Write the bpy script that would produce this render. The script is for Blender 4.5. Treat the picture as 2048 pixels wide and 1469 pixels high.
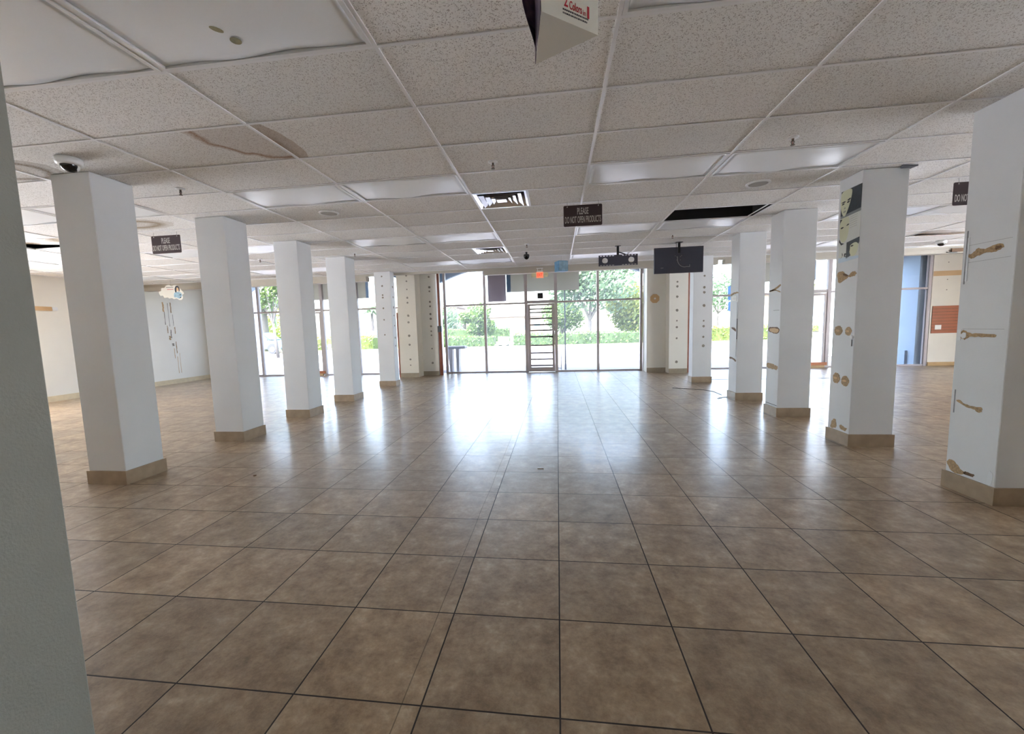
import bpy, bmesh, math, random
from mathutils import Vector, Matrix

for o in list(bpy.data.objects):
    bpy.data.objects.remove(o, do_unlink=True)
SC = bpy.context.scene
COL = SC.collection
R = math.radians

# ------------------------------------------------------------------ camera
F_PX, YAW, PITCH, ROLL, PX, PY, CAMZ = 842.31, -0.13054, -0.10203, -0.02959, -20.31, 9.16, 1.3515
cam = bpy.data.cameras.new('camera')
cam.sensor_fit = 'HORIZONTAL'
cam.sensor_width = 36.0
cam.lens = F_PX / 2048 * 36.0
cam.shift_x = -PX / 2048
cam.shift_y = PY / 2048
cam.clip_start = 0.05
cam.clip_end = 600
camo = bpy.data.objects.new('camera', cam)
COL.objects.link(camo)
fw = Vector((math.sin(YAW) * math.cos(PITCH), math.cos(YAW) * math.cos(PITCH), math.sin(PITCH)))
rt = Vector((math.cos(YAW), -math.sin(YAW), 0))
up = rt.cross(fw)
r2 = math.cos(ROLL) * rt + math.sin(ROLL) * up
u2 = -math.sin(ROLL) * rt + math.cos(ROLL) * up
M3 = Matrix((r2, u2, -fw)).transposed()
camo.matrix_world = Matrix.Translation((0, 0, CAMZ)) @ M3.to_4x4()
SC.camera = camo

# ------------------------------------------------------------------ world, sun, exposure
w = bpy.data.worlds.new('sky_world')
SC.world = w
w.use_nodes = True
wn = w.node_tree
wn.nodes.clear()
sky = wn.nodes.new('ShaderNodeTexSky')
sky.sky_type = 'NISHITA'
sky.sun_disc = False
sky.sun_elevation = R(58)
sky.sun_rotation = R(200)
sky.air_density = 1.0
sky.dust_density = 3.0
sky.ozone_density = 1.0
hs = wn.nodes.new('ShaderNodeHueSaturation')
hs.inputs['Saturation'].default_value = 0.8
bg = wn.nodes.new('ShaderNodeBackground')
bg.inputs['Strength'].default_value = 0.42
wo = wn.nodes.new('ShaderNodeOutputWorld')
wn.links.new(sky.outputs[0], hs.inputs['Color'])
wn.links.new(hs.outputs[0], bg.inputs[0])
wn.links.new(bg.outputs[0], wo.inputs[0])

sun = bpy.data.lights.new('sun', 'SUN')
sun.energy = 6.0
sun.angle = R(1.0)
sun.color = (0.90, 0.955, 1.0)
suno = bpy.data.objects.new('sun', sun)
COL.objects.link(suno)
# the sun stands high behind the shop, a little to the left
sd = Vector((0.42, 0.40, -1.15)).normalized()
suno.rotation_euler = sd.to_track_quat('-Z', 'Y').to_euler()
suno.location = (0, -5, 20)

SC.view_settings.view_transform = 'Standard'
SC.view_settings.look = 'None'
SC.view_settings.exposure = 3.07
SC.view_settings.gamma = 1.0
SC.view_settings.use_curve_mapping = False
SC.cycles.max_bounces = 10
SC.cycles.diffuse_bounces = 7
SC.cycles.glossy_bounces = 4
SC.cycles.transparent_max_bounces = 16
SC.cycles.sample_clamp_indirect = 8.0
SC.cycles.caustics_reflective = False
SC.cycles.caustics_refractive = False
SC.cycles.use_denoising = True

CZ = 2.813          # ceiling height
TX0, TY0 = -0.898, 2.2327   # ceiling grid origin
TW, TD = 1.2192, 0.6096


# ------------------------------------------------------------------ material helpers
def lin(c):
    r = []
    for v in c:
        v = v / 255.0
        r.append(v / 12.92 if v <= 0.04045 else ((v + 0.055) / 1.055) ** 2.4)
    return (*r, 1.0)


class NT:
    def __init__(s, name):
        s.m = bpy.data.materials.new(name)
        s.m.use_nodes = True
        s.t = s.m.node_tree
        s.b = s.t.nodes['Principled BSDF']
        s.out = s.t.nodes['Material Output']

    def n(s, typ, **kw):
        nd = s.t.nodes.new(typ)
        for k, v in kw.items():
            setattr(nd, k, v)
        return nd

    def l(s, a, b):
        s.t.links.new(a, b)

    def v(s, nd, i, val):
        if hasattr(val, 'is_linked') or hasattr(val, 'links'):
            s.l(val, nd.inputs[i])
        else:
            nd.inputs[i].default_value = val

    def math(s, op, a, b=0.0, c=None, clamp=False):
        nd = s.n('ShaderNodeMath', operation=op)
        nd.use_clamp = clamp
        s.v(nd, 0, a)
        s.v(nd, 1, b)
        if c is not None:
            s.v(nd, 2, c)
        return nd.outputs[0]

    def noise(s, scale, detail=2.0, rough=0.5, vec=None, out=0):
        nd = s.n('ShaderNodeTexNoise')
        nd.inputs['Scale'].default_value = scale
        nd.inputs['Detail'].default_value = detail
        nd.inputs['Roughness'].default_value = rough
        s.l(vec if vec is not None else s.obj(), nd.inputs['Vector'])
        return nd.outputs[out]

    def obj(s):
        if not hasattr(s, '_o'):
            s._o = s.n('ShaderNodeTexCoord').outputs['Object']
        return s._o

    def xyz(s, vec=None):
        nd = s.n('ShaderNodeSeparateXYZ')
        s.l(vec if vec is not None else s.obj(), nd.inputs[0])
        return nd.outputs

    def ramp(s, fac, stops):
        nd = s.n('ShaderNodeValToRGB')
        e = nd.color_ramp.elements
        while len(e) < len(stops):
            e.new(0.5)
        for k, (p, c) in enumerate(stops):
            e[k].position = p
            e[k].color = c
        s.l(fac, nd.inputs[0])
        return nd.outputs[0]

    def mix(s, fac, a, b, blend='MIX'):
        nd = s.n('ShaderNodeMix', data_type='RGBA', blend_type=blend)
        s.v(nd, 0, fac)
        s.v(nd, 6, a)
        s.v(nd, 7, b)
        return nd.outputs[2]

    def bump(s, h, strength=0.3, dist=0.01):
        nd = s.n('ShaderNodeBump')
        nd.inputs['Strength'].default_value = strength
        nd.inputs['Distance'].default_value = dist
        s.l(h, nd.inputs['Height'])
        s.l(nd.outputs[0], s.b.inputs['Normal'])


def mat(name, c, rough=0.5, metal=0.0, spec=0.5, var=0.06, vscale=3.0, emit=None, estr=0.0, bump=0.0, bscale=60):
    a = NT(name)
    col = lin(c)
    lo = tuple(max(0, v * (1 - var)) for v in col[:3]) + (1,)
    hi = tuple(min(1, v * (1 + var)) for v in col[:3]) + (1,)
    a.l(a.ramp(a.noise(vscale, 3.0), [(0.3, lo), (0.7, hi)]), a.b.inputs['Base Color'])
    a.b.inputs['Roughness'].default_value = rough
    a.b.inputs['Metallic'].default_value = metal
    a.b.inputs['Specular IOR Level'].default_value = spec
    if emit:
        a.b.inputs['Emission Color'].default_value = lin(emit)
        a.b.inputs['Emission Strength'].default_value = estr
    if bump:
        a.bump(a.noise(bscale, 3.0), bump, 0.004)
    return a.m


def floor_mat():
    a = NT('floor_tile')
    mp = a.n('ShaderNodeMapping')
    mp.inputs['Rotation'].default_value = (0, 0, 0.00247)
    a.l(a.obj(), mp.inputs[0])
    X, Y, Z = a.xyz(mp.outputs[0])
    s = 0.49918
    u = a.math('DIVIDE', a.math('ADD', X, 0.01105 + 50 * s), s)
    v = a.math('DIVIDE', a.math('ADD', Y, -1.33933 + 50 * s), s)
    def edge(t):
        f = a.math('FRACT', t)
        return a.math('MINIMUM', f, a.math('SUBTRACT', 1.0, f))
    e = a.math('MINIMUM', edge(u), edge(v))
    g = a.math('LESS_THAN', e, 0.0062)
    soft = a.n('ShaderNodeMapRange')
    soft.inputs['From Min'].default_value = 0.003
    soft.inputs['From Max'].default_value = 0.014
    a.l(e, soft.inputs[0])
    cmb = a.n('ShaderNodeCombineXYZ')
    a.l(a.math('FLOOR', u), cmb.inputs[0])
    a.l(a.math('FLOOR', v), cmb.inputs[1])
    wn_ = a.n('ShaderNodeTexWhiteNoise', noise_dimensions='3D')
    a.l(cmb.outputs[0], wn_.inputs[0])
    # offset the mottling per tile so that the pattern breaks at the joints
    sc = a.n('ShaderNodeVectorMath', operation='SCALE')
    a.l(wn_.outputs['Color'], sc.inputs[0])
    sc.inputs['Scale'].default_value = 7.0
    ad = a.n('ShaderNodeVectorMath', operation='ADD')
    a.l(mp.outputs[0], ad.inputs[0])
    a.l(sc.outputs[0], ad.inputs[1])
    n1 = a.noise(7.5, 9.0, 0.74, ad.outputs[0])
    n2 = a.noise(38.0, 6.0, 0.75, ad.outputs[0])
    base = a.ramp(n1, [(0.30, lin((114, 93, 71))), (0.44, lin((144, 122, 97))), (0.56, lin((163, 142, 116))), (0.72, lin((188, 171, 146)))])
    base = a.mix(0.45, base, a.ramp(n2, [(0.3, (0.32, 0.30, 0.28, 1)), (0.7, (0.72, 0.69, 0.65, 1))]), 'OVERLAY')
    tint = a.ramp(wn_.outputs['Value'], [(0.0, (0.86, 0.86, 0.86, 1)), (1.0, (1.08, 1.06, 1.02, 1))])
    base = a.mix(1.0, base, tint, 'MULTIPLY')
    # thin saw cut running down the floor beside one joint
    dx = a.math('ABSOLUTE', a.math('ADD', X, a.math('MULTIPLY_ADD', a.noise(1.3, 1.0), 0.02, 0.585 - 0.01)))
    dx = a.math('ABSOLUTE', a.math('SUBTRACT', dx, a.math('MULTIPLY', Y, 0.0)))
    cut = a.math('MULTIPLY', a.math('LESS_THAN', dx, 0.0022), a.math('LESS_THAN', Y, 5.2))
    gg = a.math('MAXIMUM', g, a.math('MULTIPLY', cut, 0.55))
    a.l(a.mix(gg, base, lin((44, 36, 30))), a.b.inputs['Base Color'])
    rg = a.math('MULTIPLY_ADD', n2, 0.10, 0.34)
    rg = a.math('ADD', rg, a.math('MULTIPLY', gg, 0.5))
    a.l(rg, a.b.inputs['Roughness'])
    a.b.inputs['Specular IOR Level'].default_value = 0.45
    a.b.inputs['Coat Weight'].default_value = 0.22
    a.b.inputs['Coat Roughness'].default_value = 0.16
    h = a.math('MULTIPLY_ADD', a.noise(9.0, 4.0, 0.6, ad.outputs[0]), 0.35, soft.outputs[0])
    a.bump(h, 0.12, 0.003)
    return a.m


def ceiling_mat():
    a = NT('acoustic_tile')
    X, Y, Z = a.xyz()
    vo = a.n('ShaderNodeTexVoronoi', feature='F1')
    vo.inputs['Scale'].default_value = 125
    warp = a.n('ShaderNodeVectorMath', operation='ADD')
    a.l(a.obj(), warp.inputs[0])
    sc = a.n('ShaderNodeVectorMath', operation='SCALE')
    nz = a.noise(60, 2.0, out=1)
    a.l(nz, sc.inputs[0])
    sc.inputs['Scale'].default_value = 0.02
    a.l(sc.outputs[0], warp.inputs[1])
    a.l(warp.outputs[0], vo.inputs['Vector'])
    pit = a.math('MULTIPLY', a.math('LESS_THAN', vo.outputs['Distance'], 0.36), a.math('GREATER_THAN', a.noise(60, 2.0), 0.47))
    fine = a.noise(220, 3.0)
    base = a.ramp(fine, [(0.3, lin((228, 229, 229))), (0.7, lin((247, 248, 249)))])
    ux = a.math('DIVIDE', a.math('ADD', X, -TX0 + 40 * TW), TW)
    uy = a.math('DIVIDE', a.math('ADD', Y, -TY0 + 40 * TD), TD)
    cm = a.n('ShaderNodeCombineXYZ')
    a.l(a.math('FLOOR', ux), cm.inputs[0])
    a.l(a.math('FLOOR', uy), cm.inputs[1])
    wn_ = a.n('ShaderNodeTexWhiteNoise', noise_dimensions='3D')
    a.l(cm.outputs[0], wn_.inputs[0])
    base = a.mix(1.0, base, a.ramp(wn_.outputs['Value'], [(0, (0.93, 0.93, 0.92, 1)), (1, (1.02, 1.01, 1.0, 1))]), 'MULTIPLY')
    base = a.mix(a.math('MULTIPLY', pit, 0.6), base, lin((116, 104, 98)))
    # water stains: rings with a browner rim
    def stain(base, cx, cy, rx, ry, ring, col, fill, fillcol, lims):
        n = a.math('MULTIPLY_ADD', a.noise(7, 4.0), 0.22, -0.11)
        dx = a.math('DIVIDE', a.math('SUBTRACT', X, cx), rx)
        dy = a.math('DIVIDE', a.math('SUBTRACT', Y, cy), ry)
        d = a.math('SQRT', a.math('ADD', a.math('MULTIPLY', dx, dx), a.math('MULTIPLY', dy, dy)))
        d = a.math('ADD', d, n)
        inside = a.math('LESS_THAN', d, 1.0)
        rim = a.math('SUBTRACT', 1.0, a.math('DIVIDE', a.math('ABSOLUTE', a.math('SUBTRACT', d, 1.0 - ring)), ring), clamp=True)
        m = a.math('MULTIPLY', rim, inside)
        lim = a.math('MULTIPLY', a.math('GREATER_THAN', X, lims[0]), a.math('LESS_THAN', X, lims[1]))
        lim = a.math('MULTIPLY', lim, a.math('MULTIPLY', a.math('GREATER_THAN', Y, lims[2]), a.math('LESS_THAN', Y, lims[3])))
        f = a.math('MULTIPLY', a.math('MAXIMUM', m, a.math('MULTIPLY', inside, fill)), lim)
        grit = a.math('MULTIPLY_ADD', a.noise(110, 2.0), 0.8, 0.45, clamp=True)
        return a.mix(a.math('MULTIPLY', f, grit), base, col)
    b1 = TY0 + TD
    base = stain(base, -2.05, 2.93, 0.60, 0.55, 0.09, lin((150, 112, 78)), 0.25, None, (-3.3, -2.117, b1, b1 + TD))
    base = stain(base, -2.14, 3.16, 0.17, 0.40, 0.9, lin((150, 116, 80)), 0.55, None, (-2.117, -1.0, b1, b1 + TD))
    base = stain(base, -4.62, 3.22, 0.42, 0.26, 0.3, lin((96, 78, 48)), 0.45, None, (-5.6, -4.1, 2.9, b1 + TD))
    base = stain(base, -5.35, 4.95, 0.5, 0.25, 0.4, lin((138, 118, 84)), 0.3, None, (-6.2, -4.6, 4.67, 5.28))
    base = stain(base, -7.0, 5.6, 0.6, 0.3, 0.3, lin((150, 130, 100)), 0.2, None, (-8.2, -5.8, 5.28, 5.9))
    base = stain(base, 7.0, 8.6, 0.8, 0.5, 0.3, lin((130, 108, 80)), 0.2, None, (6.4, 9, 8.3, 8.95))
    a.l(base, a.b.inputs['Base Color'])
    a.b.inputs['Roughness'].default_value = 0.9
    a.b.inputs['Specular IOR Level'].default_value = 0.2
    a.bump(a.math('SUBTRACT', a.math('MULTIPLY', fine, 0.3), pit), 0.35, 0.003)
    return a.m


def glass_mat(name, veil=0.05, tint=(1, 1, 1, 1)):
    m = bpy.data.materials.new(name)
    m.use_nodes = True
    t = m.node_tree
    t.nodes.clear()
    out = t.nodes.new('ShaderNodeOutputMaterial')
    tr = t.nodes.new('ShaderNodeBsdfTransparent')
    tr.inputs[0].default_value = tint
    gl = t.nodes.new('ShaderNodeBsdfGlossy')
    gl.inputs['Roughness'].default_value = 0.02
    df = t.nodes.new('ShaderNodeBsdfTranslucent')  # translucent share adds a milky veil in place of bloom
    df.inputs[0].default_value = (0.95, 0.97, 1, 1)
    fr = t.nodes.new('ShaderNodeFresnel')
    fr.inputs[0].default_value = 1.35
    no = t.nodes.new('ShaderNodeTexNoise')
    no.inputs['Scale'].default_value = 2.5
    mr = t.nodes.new('ShaderNodeMapRange')
    mr.inputs['To Min'].default_value = veil * 0.6
    mr.inputs['To Max'].default_value = veil * 1.4
    m1 = t.nodes.new('ShaderNodeMixShader')
    m2 = t.nodes.new('ShaderNodeMixShader')
    t.links.new(no.outputs[0], mr.inputs[0])
    t.links.new(mr.outputs[0], m1.inputs[0])
    t.links.new(tr.outputs[0], m1.inputs[1])
    t.links.new(df.outputs[0], m1.inputs[2])
    t.links.new(fr.outputs[0], m2.inputs[0])
    t.links.new(m1.outputs[0], m2.inputs[1])
    t.links.new(gl.outputs[0], m2.inputs[2])
    t.links.new(m2.outputs[0], out.inputs[0])
    return m


def leaf_mat(name, c1, c2, c3):
    a = NT(name)
    oi = a.n('ShaderNodeNewGeometry')
    n = a.math('FRACT', a.math('ADD', oi.outputs['Random Per Island'], a.math('MULTIPLY', a.noise(1.2, 2.0), 0.8)))
    a.l(a.ramp(n, [(0.0, lin(c1)), (0.5, lin(c2)), (1.0, lin(c3))]), a.b.inputs['Base Color'])
    a.b.inputs['Roughness'].default_value = 0.6
    tl = a.n('ShaderNodeBsdfTranslucent')
    tl.inputs[0].default_value = lin(c3)
    mx = a.n('ShaderNodeMixShader')
    mx.inputs[0].default_value = 0.35
    a.l(a.b.outputs[0], mx.inputs[1])
    a.l(tl.outputs[0], mx.inputs[2])
    a.l(mx.outputs[0], a.out.inputs[0])
    return a.m


def translucent_panel(name, c, fac=0.35):
    a = NT(name)
    a.l(a.ramp(a.noise(2.0, 2.0), [(0.3, lin(tuple(v * .96 for v in c))), (0.7, lin(c))]), a.b.inputs['Base Color'])
    a.b.inputs['Roughness'].default_value = 0.6
    tl = a.n('ShaderNodeBsdfTranslucent')
    tl.inputs[0].default_value = lin(c)
    mx = a.n('ShaderNodeMixShader')
    mx.inputs[0].default_value = fac
    a.l(a.b.outputs[0], mx.inputs[1])
    a.l(tl.outputs[0], mx.inputs[2])
    a.l(mx.outputs[0], a.out.inputs[0])
    return a.m


M = {}
M['floor'] = floor_mat()
M['tile'] = ceiling_mat()
M['tee'] = mat('ceiling_tee_paint', (234, 235, 238), 0.35, var=0.04)
M['wall'] = mat('white_wall_paint', (216, 219, 222), 0.55, var=0.035, vscale=1.6, bump=0.12, bscale=90)
M['wallrough'] = mat('rough_shaded_wall', (142, 142, 136), 0.7, var=0.06, vscale=6, bump=0.5, bscale=160)  # shade on the near column put into a darker grey
M['cream'] = mat('cream_wall_paint', (224, 219, 207), 0.6, var=0.04, vscale=1.5)
M['leftwall'] = mat('off_white_wall_paint', (232, 230, 222), 0.5, var=0.03, vscale=1.2)
M['soffit'] = mat('soffit_paint', (178, 172, 160), 0.6, var=0.03)
M['dark'] = mat('plenum_dark', (26, 25, 27), 0.9)  # unlit space above the ceiling, its darkness put into the colour
M['skirt'] = mat('travertine_skirting', (156, 137, 114), 0.4, var=0.14, vscale=9)
M['skirt_d'] = mat('travertine_skirting_pilaster', (160, 148, 128), 0.4, var=0.12, vscale=9)
M['grout'] = mat('skirting_grout', (110, 92, 72), 0.8)
M['bar'] = mat('guard_bar_paint', (104, 100, 100), 0.5)
M['frame'] = mat('aluminium_window_frame', (186, 178, 180), 0.4, 0.0, var=0.03)
M['grille'] = mat('speaker_grille', (176, 176, 174), 0.6)
M['brass'] = mat('sprinkler_metal', (96, 84, 72), 0.5, 0.2)
M['whitemetal'] = mat('white_enamel', (228, 230, 232), 0.3, var=0.02)
M['lens'] = mat('acrylic_lens', (240, 245, 250), 0.33, var=0.03, vscale=1.5)
M['lens'].node_tree.nodes['Principled BSDF'].inputs['Subsurface Weight'].default_value = 0.0
M['lensgrey'] = mat('dull_grey_lens', (128, 134, 136), 0.35, var=0.04)
M['stainol'] = mat('olive_stain', (150, 148, 118), 0.5, var=0.15, vscale=40)
M['chrome'] = mat('bright_aluminium', (240, 240, 242), 0.18, 1.0, var=0.05)
M['black'] = mat('black_plastic', (26, 26, 30), 0.4, var=0.08)
M['black_gloss'] = mat('black_gloss', (10, 10, 12), 0.06)
M['tv'] = mat('tv_back_plastic', (66, 67, 80), 0.45, var=0.06)
M['greycable'] = mat('grey_cable', (150, 150, 154), 0.5)
M['signbrown'] = mat('dark_maroon_sign', (58, 42, 47), 0.35, var=0.08)
M['letters'] = mat('silver_letters', (200, 198, 194), 0.45)
M['silveredge'] = mat('silver_edge', (150, 148, 150), 0.4)
M['board'] = mat('white_card', (214, 212, 202), 0.55, var=0.03)
M['red'] = mat('red_print', (178, 38, 52), 0.5)
M['darkprint'] = mat('dark_print', (40, 36, 44), 0.5)
M['photo'] = None
M['blueprint'] = mat('blue_card', (96, 150, 186), 0.5, var=0.25, vscale=14)
M['blueprint2'] = mat('pale_blue_card', (136, 170, 190), 0.5, var=0.25, vscale=14)
M['exitface'] = mat('exit_face', (236, 150, 120), 0.4, emit=(255, 150, 110), estr=0.06)
M['exitred'] = mat('exit_letters', (206, 40, 28), 0.4, emit=(255, 50, 30), estr=0.12)
M['amber'] = glass_mat('amber_acrylic', 0.25, (1.0, 0.86, 0.55, 1))
M['glue'] = mat('brown_glue', (166, 140, 104), 0.7, var=0.3, vscale=60)
M['glued'] = mat('dark_glue', (112, 84, 58), 0.7, var=0.3, vscale=60)
M['dot'] = mat('glue_dots_grey', (138, 132, 122), 0.8, var=0.2, vscale=50)
M['peel'] = mat('peeled_plaster', (222, 226, 230), 0.6)
M['scrape'] = mat('pale_scrape', (146, 148, 152), 0.7, var=.15, vscale=40)
M['slate'] = mat('dark_scrape', (90, 92, 96), 0.7)
M['pipe'] = mat('rust_brown_steel', (150, 92, 74), 0.6, var=0.15, vscale=8)
M['wood'] = mat('orange_wood', (186, 112, 66), 0.45, var=0.15, vscale=10)
M['slat'] = mat('brown_slatwall', (168, 98, 66), 0.45, var=0.06)
M['tan'] = mat('tan_strip', (206, 172, 128), 0.6, var=0.08)
M['tanbase'] = mat('tan_baseboard', (190, 158, 112), 0.45, var=0.1, vscale=8)
M['beigebase'] = mat('beige_baseboard', (214, 198, 166), 0.45, var=0.08, vscale=8)
M['outlet'] = mat('white_outlet', (236, 236, 232), 0.4)
M['veilglass'] = glass_mat('storefront_glass', 0.035)  # veil imitates the pale haze of outdoor glare
M['clearglass'] = glass_mat('side_storefront_glass', 0.012)
M['panelgrey'] = translucent_panel('grey_green_panel', (196, 192, 182), 0.5)
M['panelbrown'] = translucent_panel('brown_grey_panel', (176, 166, 168), 0.42)
M['panelblue'] = translucent_panel('pale_blue_panel', (176, 208, 240), 0.5)
M['bluedecal'] = translucent_panel('blue_decal', (158, 184, 212), 0.8)
M['walk'] = mat('sidewalk_concrete', (112, 102, 101), 0.8, var=0.1, vscale=0.8)
M['pave'] = mat('bounce_concrete', (238, 237, 236), 0.8, var=0.08, vscale=0.4)  # kept very pale to bounce daylight up to the ceiling
M['asphalt'] = mat('pale_asphalt', (94, 91, 94), 0.8, var=0.12, vscale=0.35)
M['curb'] = mat('curb_concrete', (140, 134, 120), 0.8)
M['grass'] = mat('lawn', (80, 96, 44), 0.9, var=0.25, vscale=0.8)
M['stucco'] = mat('white_stucco', (226, 228, 230), 0.8, var=0.02)
M['shade'] = mat('shaded_stucco', (124, 142, 160), 0.8, var=0.03)  # canopy shade put into the colour of the white stucco
M['leaf1'] = leaf_mat('leaf_green', (40, 58, 28), (58, 82, 38), (92, 112, 52))
M['leaf2'] = leaf_mat('leaf_yellow_green', (56, 74, 26), (82, 98, 34), (116, 122, 50))
M['leaf3'] = leaf_mat('leaf_blue_green', (44, 66, 48), (64, 88, 62), (92, 112, 80))
M['bark'] = mat('bark', (84, 80, 76), 0.9, var=0.2, vscale=6)
M['carblue'] = mat('pale_blue_car_paint', (58, 74, 84), 0.25, var=0.02)
M['carwhite'] = mat('white_car_paint', (226, 228, 230), 0.25, var=0.02)
M['carglass'] = mat('car_glass', (70, 104, 128), 0.08)
M['tyre'] = mat('tyre_rubber', (40, 42, 48), 0.8)
M['hub'] = mat('wheel_metal', (160, 164, 170), 0.3, 0.8)
M['bldg'] = mat('beige_building', (120, 108, 92), 0.8, var=0.04, vscale=0.3)
M['bldgroof'] = mat('building_roof', (110, 104, 98), 0.8)
M['bldgwin'] = mat('building_window', (60, 80, 96), 0.15)
M['tabletop'] = mat('grey_table', (112, 110, 112), 0.6)
M['tableleg'] = mat('table_leg', (160, 154, 158), 0.5)


def photo_mat():
    a = NT('printed_photo')
    n = a.noise(9, 4.0)
    a.l(a.ramp(n, [(0.3, lin((30, 24, 38))), (0.48, lin((66, 54, 74))), (0.56, lin((110, 90, 100))), (0.66, lin((176, 174, 190))), (0.8, lin((205, 205, 215)))]), a.b.inputs['Base Color'])
    a.b.inputs['Roughness'].default_value = 0.3
    return a.m


M['photo'] = photo_mat()


# ------------------------------------------------------------------ mesh helpers
class MB:
    def __init__(s):
        s.bm = bmesh.new()
        s.mats = []

    def mi(s, m):
        if m not in s.mats:
            s.mats.append(m)
        return s.mats.index(m)

    def box(s, x0, x1, y0, y1, z0, z1, m, rot=None):
        k = s.mi(m)
        P = [(x, y, z) for x in (x0, x1) for y in (y0, y1) for z in (z0, z1)]
        if rot:
            P = [rot @ Vector(p) for p in P]
        v = [s.bm.verts.new(p) for p in P]
        for f in ((0, 1, 3, 2), (4, 6, 7, 5), (0, 4, 5, 1), (2, 3, 7, 6), (0, 2, 6, 4), (1, 5, 7, 3)):
            s.bm.faces.new([v[i] for i in f]).material_index = k
        return s

    def prism(s, pts, a, b, axis, m):
        """extrude the 2D outline pts from a to b along axis ('x','y','z')"""
        k = s.mi(m)
        def P(p, t):
            return {'x': (t, p[0], p[1]), 'y': (p[0], t, p[1]), 'z': (p[0], p[1], t)}[axis]
        A = [s.bm.verts.new(P(p, a)) for p in pts]
        B = [s.bm.verts.new(P(p, b)) for p in pts]
        n = len(pts)
        s.bm.faces.new(A[::-1]).material_index = k
        s.bm.faces.new(B).material_index = k
        for i in range(n):
            s.bm.faces.new((A[i], A[(i + 1) % n], B[(i + 1) % n], B[i])).material_index = k
        return s

    def cyl(s, p, q, r, m, n=14, r2=None):
        k = s.mi(m)
        p, q = Vector(p), Vector(q)
        d = (q - p).normalized()
        t = Vector((1, 0, 0)) if abs(d.x) < 0.9 else Vector((0, 1, 0))
        u = d.cross(t).normalized()
        v = d.cross(u)
        r2 = r if r2 is None else r2
        A = [s.bm.verts.new(p + (u * math.cos(2 * math.pi * i / n) + v * math.sin(2 * math.pi * i / n)) * r) for i in range(n)]
        B = [s.bm.verts.new(q + (u * math.cos(2 * math.pi * i / n) + v * math.sin(2 * math.pi * i / n)) * r2) for i in range(n)]
        s.bm.faces.new(A).material_index = k
        s.bm.faces.new(B[::-1]).material_index = k
        for i in range(n):
            f = s.bm.faces.new((A[i], B[i], B[(i + 1) % n], A[(i + 1) % n]))
            f.material_index = k
            f.smooth = n > 8
        return s

    def tube(s, pts, r, m, n=8):
        for i in range(len(pts) - 1):
            s.cyl(pts[i], pts[i + 1], r, m, n)
        return s

    def lathe(s, prof, c, m, n=28, arc=1.0):
        """profile (r, z) turned about a vertical axis at c"""
        k = s.mi(m)
        rings = []
        for r, z in prof:
            if r < 1e-5:
                rings.append([s.bm.verts.new((c[0], c[1], c[2] + z))])
            else:
                rings.append([s.bm.verts.new((c[0] + r * math.cos(2 * math.pi * i / n), c[1] + r * math.sin(2 * math.pi * i / n), c[2] + z)) for i in range(n)])
        for a, b in zip(rings, rings[1:]):
            for i in range(n):
                j = (i + 1) % n
                if len(a) == 1 and len(b) > 1:
                    f = s.bm.faces.new((a[0], b[j], b[i]))
                elif len(b) == 1 and len(a) > 1:
                    f = s.bm.faces.new((a[i], a[j], b[0]))
                elif len(a) > 1:
                    f = s.bm.faces.new((a[i], a[j], b[j], b[i]))
                else:
                    continue
                f.material_index = k
                f.smooth = True
        return s

    def quad(s, pts, m):
        f = s.bm.faces.new([s.bm.verts.new(p) for p in pts])
        f.material_index = s.mi(m)
        return s

    def bevel(s, w, seg=2):
        bmesh.ops.bevel(s.bm, geom=list(s.bm.edges), offset=w, segments=seg, profile=0.5, affect='EDGES')
        return s

    def build(s, name, parent=None, loc=None):
        bmesh.ops.recalc_face_normals(s.bm, faces=s.bm.faces)
        me = bpy.data.meshes.new(name)
        s.bm.to_mesh(me)
        s.bm.free()
        for m in s.mats:
            me.materials.append(m)
        o = bpy.data.objects.new(name, me)
        COL.objects.link(o)
        if parent:
            o.parent = parent
        if loc:
            o.location = loc
        return o


def tag(o, label=None, cat=None, group=None, kind=None):
    if label:
        o['label'] = label
    if cat:
        o['category'] = cat
    if group:
        o['group'] = group
    if kind:
        o['kind'] = kind
    return o


def thing(name, label, cat, loc=(0, 0, 0), rz=0.0, group=None, kind=None):
    o = bpy.data.objects.new(name, None)
    o.empty_display_size = 0.1
    COL.objects.link(o)
    o.location = loc
    o.rotation_euler = (0, 0, rz)
    return tag(o, label, cat, group, kind)


def text(name, s, size, m, parent, loc, rot, sx=1.0, depth=0.002, bold=0.0, align='CENTER', fit=None):
    cu = bpy.data.curves.new(name, 'FONT')
    cu.body = s
    cu.size = size
    cu.extrude = depth
    cu.offset = bold
    cu.align_x = align
    cu.align_y = 'CENTER'
    cu.resolution_u = 3
    tmp = bpy.data.objects.new(name + '_tmp', cu)
    COL.objects.link(tmp)
    dg = bpy.context.evaluated_depsgraph_get()
    me = bpy.data.meshes.new_from_object(tmp.evaluated_get(dg))
    bpy.data.objects.remove(tmp, do_unlink=True)
    if fit:
        xs_ = [v.co.x for v in me.vertices]
        sx = fit / (max(xs_) - min(xs_))
    me.transform(Matrix.Diagonal((sx, 1, 1, 1)))
    me.materials.clear()
    me.materials.append(m)
    o = bpy.data.objects.new(name, me)
    COL.objects.link(o)
    o.parent = parent
    o.location = loc
    o.rotation_euler = rot
    return o


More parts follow.
